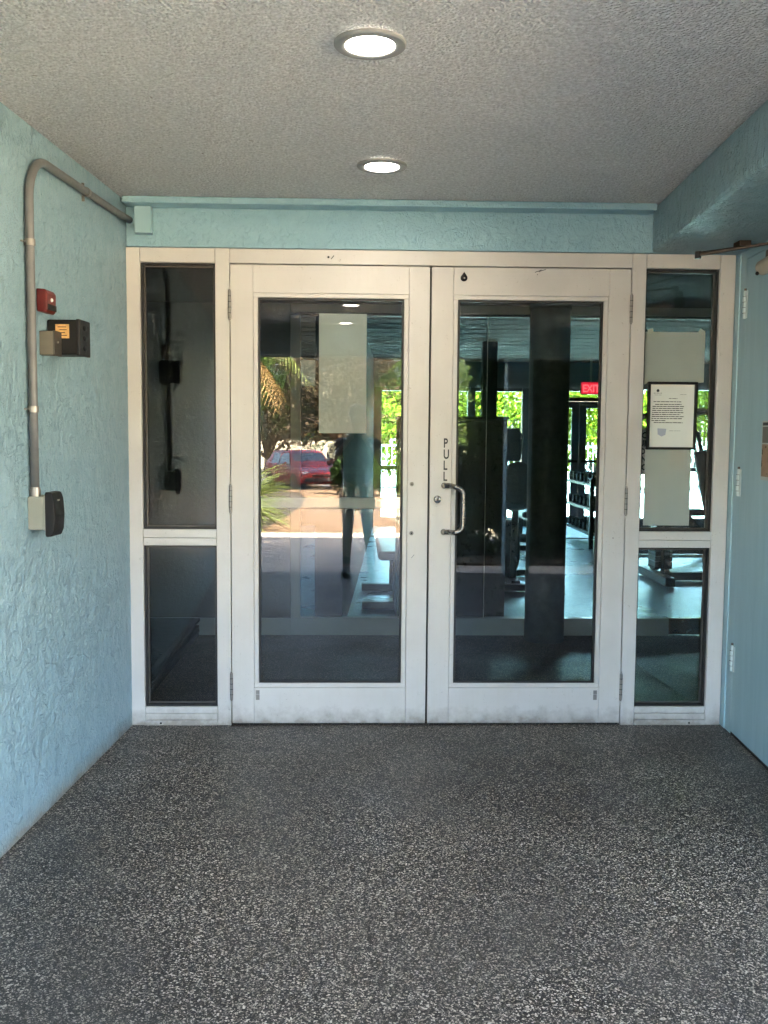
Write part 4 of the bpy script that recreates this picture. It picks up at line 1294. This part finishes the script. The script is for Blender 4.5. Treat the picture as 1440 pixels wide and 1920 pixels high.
def palm(label, x, y, zb, h, n, length, mat, seed, skirt=0, trunk_r=.16):
    rng = np.random.default_rng(seed)
    t = thing('palm_tree', label, 'palm tree', (x, y, zb))
    obj('trunk', MB().tube([(x, y, zb - .1), (x + .05, y, zb + h * .5), (x, y, zb + h)], [trunk_r * 1.3, trunk_r, trunk_r * .9], 12), M['bark'], t, smooth='all')
    def fronds(n_, mat_, nm, up, droop, L0):
        mb = MB()
        for k in range(n_):
            th = 2 * math.pi * k / n_ + rng.uniform(-.25, .25)
            L = L0 * rng.uniform(.8, 1.15)
            u_ = up * rng.uniform(.5, 1.3)
            d = Vector((math.cos(th), math.sin(th), 0)); sd_ = Vector((-d.y, d.x, 0))
            def at(s_): return Vector((x, y, zb + h)) + d * (L * s_ * .85) + Vector((0, 0, L * (u_ * s_ - droop * s_ * s_)))
            mb.tube([at(0), at(.35), at(.7), at(1)], [.018, .013, .009, .004], 4)
            for i in range(22):
                s_ = .14 + .86 * i / 22
                p_ = at(s_); ll = L * .34 * math.sin(math.pi * min(1, s_ * .8 + .12))
                tg = (at(min(1, s_ + .05)) - at(s_ - .05)).normalized()
                for sg in (-1, 1):
                    tip = p_ + (sd_ * sg * .75 + tg * .55) * ll + Vector((0, 0, -ll * .35))
                    mb.add([p_ - tg * .015, p_ + tg * .015, tip], [(0, 1, 2)])
        obj(nm, mb, mat_, t, fix=False)
    fronds(n, mat, 'fronds', .75, .85, length)
    if skirt: fronds(skirt, M['leaf_dry'], 'dry_skirt', -.15, .75, length * .8)
palm('palm with a dry brown skirt left of the mirrored path', -2.75, -13.2, gz(-13.2), 3.3, 17, 1.9, M['leaf_yucca'], 31, 18, .2)
palm('slender palm whose fronds show against the mirrored sky', 1.35, -14.5, gz(-14.5), 3.0, 15, 1.7, M['leaf_green'], 32, 0, .11)

for i, (x, y, h, r_, ch, mt, lab) in enumerate((
    (-1.0, -30.0, 6.4, 2.8, 4.6, 'leaf_oak', 'broad grey brown oak behind the red car, mirrored on the white sheet'),
    (-6.4, -27.5, 6.8, 3.0, 5.2, 'leaf_green', 'big green tree left of the mirrored palm'),
    (2.9, -38.0, 4.6, 2.8, 4.0, 'leaf_green', 'green tree behind the white car'),
    (-5.2, -48.5, 8.0, 3.6, 7.2, 'leaf_dark', 'dark tree at the back of the car park, left of the oak'),
    (.6, -50.0, 6.0, 3.6, 5.6, 'leaf_dark', 'dark tree at the back of the car park, behind the oak'),
    (7.0, -49.0, 6.5, 3.8, 6.0, 'leaf_green', 'green tree at the back of the car park, right of the white car'),
    (9.2, -22.0, 5.5, 2.6, 4.6, 'leaf_green', 'green tree right of the mirrored path'),
    (-11.5, -36.0, 8.0, 3.8, 6.5, 'leaf_dark', 'tall dark tree at the far left of the car park'),
    (12.5, -36.0, 8.0, 3.8, 6.5, 'leaf_dark', 'tall dark tree at the far right of the car park'))):
    tree('shade_tree', lab, x, y, gz(y), h, r_, ch, M[mt], 14000, .085, 60 + i, group='trees around the car park', trunk_r=.2, lump=11)

# ------------------------------------------------------------------ parked cars
def car(name, label, x, y, z, rot, paint):
    c = thing(name, label, 'car', (0, 0, 0), 'cars parked beyond the path')
    # side profile along local y (front +y), width along x
    Lh, Wd = 2.15, .88
    body = MB()
    def loft(secs):
        o = len(body.v)
        n = len(secs[0])
        for s_ in secs: body.v.extend(s_)
        for i in range(len(secs) - 1):
            for k in range(n):
                body.f.append((o + i * n + k, o + i * n + (k + 1) % n, o + (i + 1) * n + (k + 1) % n, o + (i + 1) * n + k))
        body.f.append(tuple(o + k for k in range(n))[::-1]); body.f.append(tuple(o + (len(secs) - 1) * n + k for k in range(n)))
    def sec(yy, w, zlo, zhi):
        return [(-w * .94, yy, zlo), (w * .94, yy, zlo), (w, yy, (zlo + zhi) / 2), (w * .93, yy, zhi), (-w * .93, yy, zhi), (-w, yy, (zlo + zhi) / 2)]
    loft([sec(-2.15, .74, .36, .80), sec(-2.05, .86, .24, .93), sec(-1.2, .89, .20, .97), sec(0, .89, .20, .95), sec(1.1, .89, .20, .90), sec(1.9, .85, .24, .78), sec(2.15, .70, .36, .66)])
    obj('body', body, M[paint], c, bevel=.03, smooth=True)
    cabn = MB(); b2 = body; body = cabn
    def sec2(yy, wb, wt, zb_, zt):
        return [(-wb, yy, zb_), (wb, yy, zb_), (wt, yy, zt), (-wt, yy, zt)]
    n = 4
    secs = [sec2(-2.0, .80, .78, .90, .95), sec2(-1.55, .80, .64, .92, 1.42), sec2(-.5, .80, .66, .92, 1.49), sec2(.35, .80, .64, .92, 1.43), sec2(1.15, .79, .74, .88, .90)]
    for s_ in secs: cabn.v.extend(s_)
    for i in range(4):
        for k in range(4):
            cabn.f.append((i * 4 + k, i * 4 + (k + 1) % 4, (i + 1) * 4 + (k + 1) % 4, (i + 1) * 4 + k))
    cabn.f.append((3, 2, 1, 0)); cabn.f.append((16, 17, 18, 19))
    obj('roof', cabn, M[paint], c, bevel=.03, smooth=True)
    def lerp(a, b, t): return tuple(p + (q - p) * t for p, q in zip(a, b))
    def pane(nm, a, b, c_, d_, out):
        N = (Vector(b) - Vector(a)).cross(Vector(d_) - Vector(a)).normalized() * out
        obj(nm, MB().add([Vector(k) + N for k in (a, b, c_, d_)], [(0, 1, 2, 3)]), M['car_glass'], c, fix=False)
    pane('windscreen', (.70, 1.02, .965), (-.70, 1.02, .965), (-.58, .45, 1.37), (.58, .45, 1.37), .012)
    pane('rear_window', (-.68, -1.92, 1.03), (.68, -1.92, 1.03), (.57, -1.62, 1.34), (-.57, -1.62, 1.34), .012)
    for sg in (-1, 1):
        for y0_, y1_, t0, t1 in ((-1.35, -.48, -1.25, -.48), (-.40, .78, -.40, .40)):
            pts = [(sg * .795, y0_, .96), (sg * .795, y1_, .96), (sg * .675, t1, 1.36), (sg * .675, t0, 1.36)]
            if sg > 0: pts = pts
            N = Vector((sg * .012, 0, .004))
            obj('side_window', MB().add([Vector(k) + N for k in pts], [(0, 1, 2, 3)]), M['car_glass'], c, fix=False)
        for yy in (-1.32, 1.34):
            wv = MB().lathe([(.20, -.10), (.30, -.10), (.325, -.06), (.325, .06), (.30, .10), (.20, .10)], (sg * .80, yy, .325), 'x', 24)
            wo = obj('wheel', wv, M['tyre'], c, smooth=True)
            obj('rim', MB().lathe([(.0001, .03), (.07, .04), (.19, .06), (.205, .095), (.205, -.09), (.0001, -.09)], (sg * .80, yy, .325), 'x', 20) if sg > 0 else
                MB().lathe([(.0001, -.03), (.07, -.04), (.19, -.06), (.205, -.095), (.205, .09), (.0001, .09)], (sg * .80, yy, .325), 'x', 20), M['hinge'], wo, smooth=True)
        obj('headlight', MB().ball((sg * .62, 2.0, .66), .15, .12, .07), M['lamp_clear'], c, smooth='all')
        obj('tail_light', MB().ball((sg * .70, -2.02, .80), .10, .07, .12), M['lamp_red'], c, smooth='all')
        obj('mirror', MB().ball((sg * .97, .72, .98), .09, .06, .06), M[paint], c, smooth='all')
    obj('bumper', MB().box(-.72, .72, 2.08, 2.19, .36, .50), M['black'], c, bevel=.03)
    obj('grille', MB().box(-.42, .42, 2.10, 2.185, .53, .62), M['black'], c, bevel=.01)
    obj('bumper', MB().box(-.76, .76, -2.19, -2.06, .36, .52), M[paint], c, bevel=.03)
    c.location = (x, y, z)
    c.rotation_euler = (0, 0, rot)
    return c
car('parked_car', 'red parked car at the end of the path, mirrored in the left door', -2.45, -33.2, gz(-33.2), R(-24), 'car_red')
car('parked_car', 'white parked car mirrored to the right of the person', 2.3, -34.5, gz(-34.5), R(20), 'car_white')

# ================================================================== PERSON (mirrored in the left door)
def skin_mesh(name, verts, edges, radii, mat, parent, sub=2, root=0):
    org = off_of(parent)
    me = bpy.data.meshes.new(name)
    me.from_pydata([tuple(Vector(v) - org) for v in verts], edges, [])
    o = bpy.data.objects.new(name, me)
    COL.objects.link(o)
    me.materials.append(mat)
    o.modifiers.new('skin', 'SKIN').use_smooth_shade = True
    sv = me.skin_vertices[0].data
    for i, r_ in enumerate(radii):
        sv[i].radius = (r_, r_) if not hasattr(r_, '__len__') else r_
        sv[i].use_root = (i == root)
    s_ = o.modifiers.new('sub', 'SUBSURF')
    s_.levels = s_.render_levels = sub
    dg = bpy.context.evaluated_depsgraph_get()
    m2 = bpy.data.meshes.new_from_object(o.evaluated_get(dg))
    bpy.data.objects.remove(o)
    m2.name = name
    o = bpy.data.objects.new(name, m2)
    COL.objects.link(o)
    if not m2.materials: m2.materials.append(mat)
    m2.polygons.foreach_set('use_smooth', [True] * len(m2.polygons))
    if parent is not None:
        o.parent = parent
        ROOT[o.name] = org
    return o

px_, py_ = -.335, -4.86
pe = thing('person', 'person in dark shirt and knee length shorts holding a phone, mirrored in the left door', 'person', (px_, py_, 0))
V, E, Q = [], [], []
def vtx(p_, r_, link=None):
    V.append((px_ + p_[0], py_ + p_[1], p_[2])); Q.append(r_)
    if link is not None: E.append((link, len(V) - 1))
    return len(V) - 1
pel = vtx((0, 0, .86), (.135, .105))
sp = vtx((0, .005, 1.02), (.125, .095), pel)
chs = vtx((0, .0, 1.19), (.145, .105), sp)
nk0 = vtx((0, .01, 1.325), (.062, .062), chs)
nk = vtx((.002, .025, 1.385), (.050, .052), nk0)
h1 = vtx((.003, .045, 1.455), (.064, .080), nk)
h2 = vtx((.004, .042, 1.535), (.074, .092), h1)
h3 = vtx((.004, .035, 1.605), (.056, .072), h2)
for sg in (-1, 1):
    sh_ = vtx((sg * .155, .0, 1.275), .056, chs)
    ua = vtx((sg * .225, .02, 1.19), .046, sh_)
    el = vtx((sg * (.275 if sg < 0 else .235), .085, 1.075), .038, ua)
    fa = vtx((sg * .185, .23, 1.18), .033, el)
    wr_ = vtx((sg * .095, .345, 1.290), .024, fa)
    pm = vtx((sg * .068, .374, 1.330), .026, wr_)
    for k, (dz, ln) in enumerate(((.034, .9), (.014, 1.0), (-.006, .95), (-.024, .75))):
        f1 = vtx((sg * .060, .396, 1.345 + dz), .0095, pm)
        f2 = vtx((sg * (.060 - .010 * ln), .408, 1.352 + dz), .0085, f1)
        f3 = vtx((sg * (.060 - .028 * ln), .4085, 1.355 + dz), .0075, f2)
    t1 = vtx((sg * .046, .362, 1.350), .0105, pm)
    t2 = vtx((sg * .028, .366, 1.366), .009, t1)
    hp_ = vtx((sg * .085, 0, .80), .088, pel)
    kn = vtx((sg * .085 + (.0 if sg < 0 else .02), .055 if sg < 0 else .09, .475), .056, hp_)
    cf = vtx((sg * .085 + (-.01 if sg < 0 else .04), .03 if sg < 0 else .075, .33), .054, kn)
    ak = vtx((sg * .09 + (-.01 if sg < 0 else .055), .05 if sg < 0 else .11, .095), .036, cf)
    he = vtx((sg * .09 + (-.01 if sg < 0 else .055), .07 if sg < 0 else .13, .05), .040, ak)
    to = vtx((sg * .10 + (-.015 if sg < 0 else .065), .20 if sg < 0 else .26, .032), .030, he)
body = skin_mesh('body', V, E, Q, M['skin'], pe)
def cloth(nm, chain_list, mat, sub=1):
    vs, es, qs = [], [], []
    ids = {}
    for ch in chain_list:
        prev = None
        for key, p_, r_ in ch:
            if key not in ids:
                ids[key] = len(vs)
                vs.append((px_ + p_[0], py_ + p_[1], p_[2])); qs.append(r_)
            if prev is not None and ids[key] != prev: es.append((prev, ids[key]))
            prev = ids[key]
    return skin_mesh(nm, vs, es, qs, mat, pe, sub)
cloth('shirt', [[('a', (0, 0, .80), (.175, .140)), ('b', (0, .005, 1.02), (.160, .125)), ('c', (0, 0, 1.20), (.172, .128)), ('d', (0, .008, 1.315), (.085, .080))],
                [('c', 0, 0), ('l1', (-.17, .002, 1.268), .070), ('l2', (-.232, .022, 1.185), .064), ('l3', (-.262, .06, 1.115), .060)],
                [('c', 0, 0), ('r1', (.17, .002, 1.268), .070), ('r2', (.232, .022, 1.185), .064), ('r3', (.238, .06, 1.125), .060)]], M['shirt'])
cloth('shorts', [[('a', (0, 0, .90), (.165, .130)), ('b', (0, 0, .80), (.170, .135)), ('l1', (-.092, .012, .70), .108), ('l2', (-.09, .035, .58), .096)],
                 [('b', 0, 0), ('r1', (.092, .02, .70), .108), ('r2', (.10, .055, .58), .096)]], M['shorts'])
for sg, dx, dy in ((-1, -.01, 0), (1, .05, .06)):
    cx_ = sg * .09 + dx
    sk = cloth('sock', [[('a', (cx_, .047 + dy, .205), .047), ('b', (cx_, .05 + dy, .09), .042)]], M['sock'])
    sv = cloth('shoe', [[('a', (cx_, .045 + dy, .055), .052), ('b', (cx_ + sg * .004, .12 + dy, .047), .050), ('c', (cx_ + sg * .008, .225 + dy, .036), .042), ('d', (cx_ + sg * .008, .265 + dy, .03), .030)]], M['black'])
    obj('sole', MB().ball((px_ + cx_ + sg * .004, py_ + .14 + dy, .010), .050, .155, .0098), M['rubber'], pe)
hr = MB().ball((px_ + .004, py_ + .022, 1.565), .083, .098, .090, 18, 12)
obj('hair', hr, M['hair'], pe, smooth='all')
for sg in (-1, 1):
    obj('ear', MB().ball((px_ + .004 + sg * .078, py_ + .04, 1.515), .012, .022, .032), M['skin'], pe, smooth='all')
    obj('eye', MB().ball((px_ + .004 + sg * .031, py_ + .125, 1.525), .012, .008, .007), M['white_paint'], pe, smooth='all')
    obj('eyebrow', MB().ball((px_ + .004 + sg * .031, py_ + .130, 1.545), .018, .006, .004), M['hair'], pe, smooth='all')
obj('nose', MB().ball((px_ + .004, py_ + .135, 1.497), .013, .018, .024), M['skin'], pe, smooth='all')
obj('mouth', MB().ball((px_ + .004, py_ + .122, 1.455), .022, .008, .006), M['lamp_red'], pe, smooth='all')
fo = thing('phone', 'dark phone held upright in both hands of the mirrored person', 'phone', (CAM.x, -4.478, 1.30))
obj('case', MB().box(CAM.x - .034, CAM.x + .040, -4.482, -4.474, 1.235, 1.385), M['black'], fo, bevel=.003)
obj('lens', MB().lathe([(.0001, -4.4735), (.006, -4.4735), (.0075, -4.474)], (CAM.x + .012, 0, CAM.z - .004), 'y', 16), M['dark_steel'], fo)
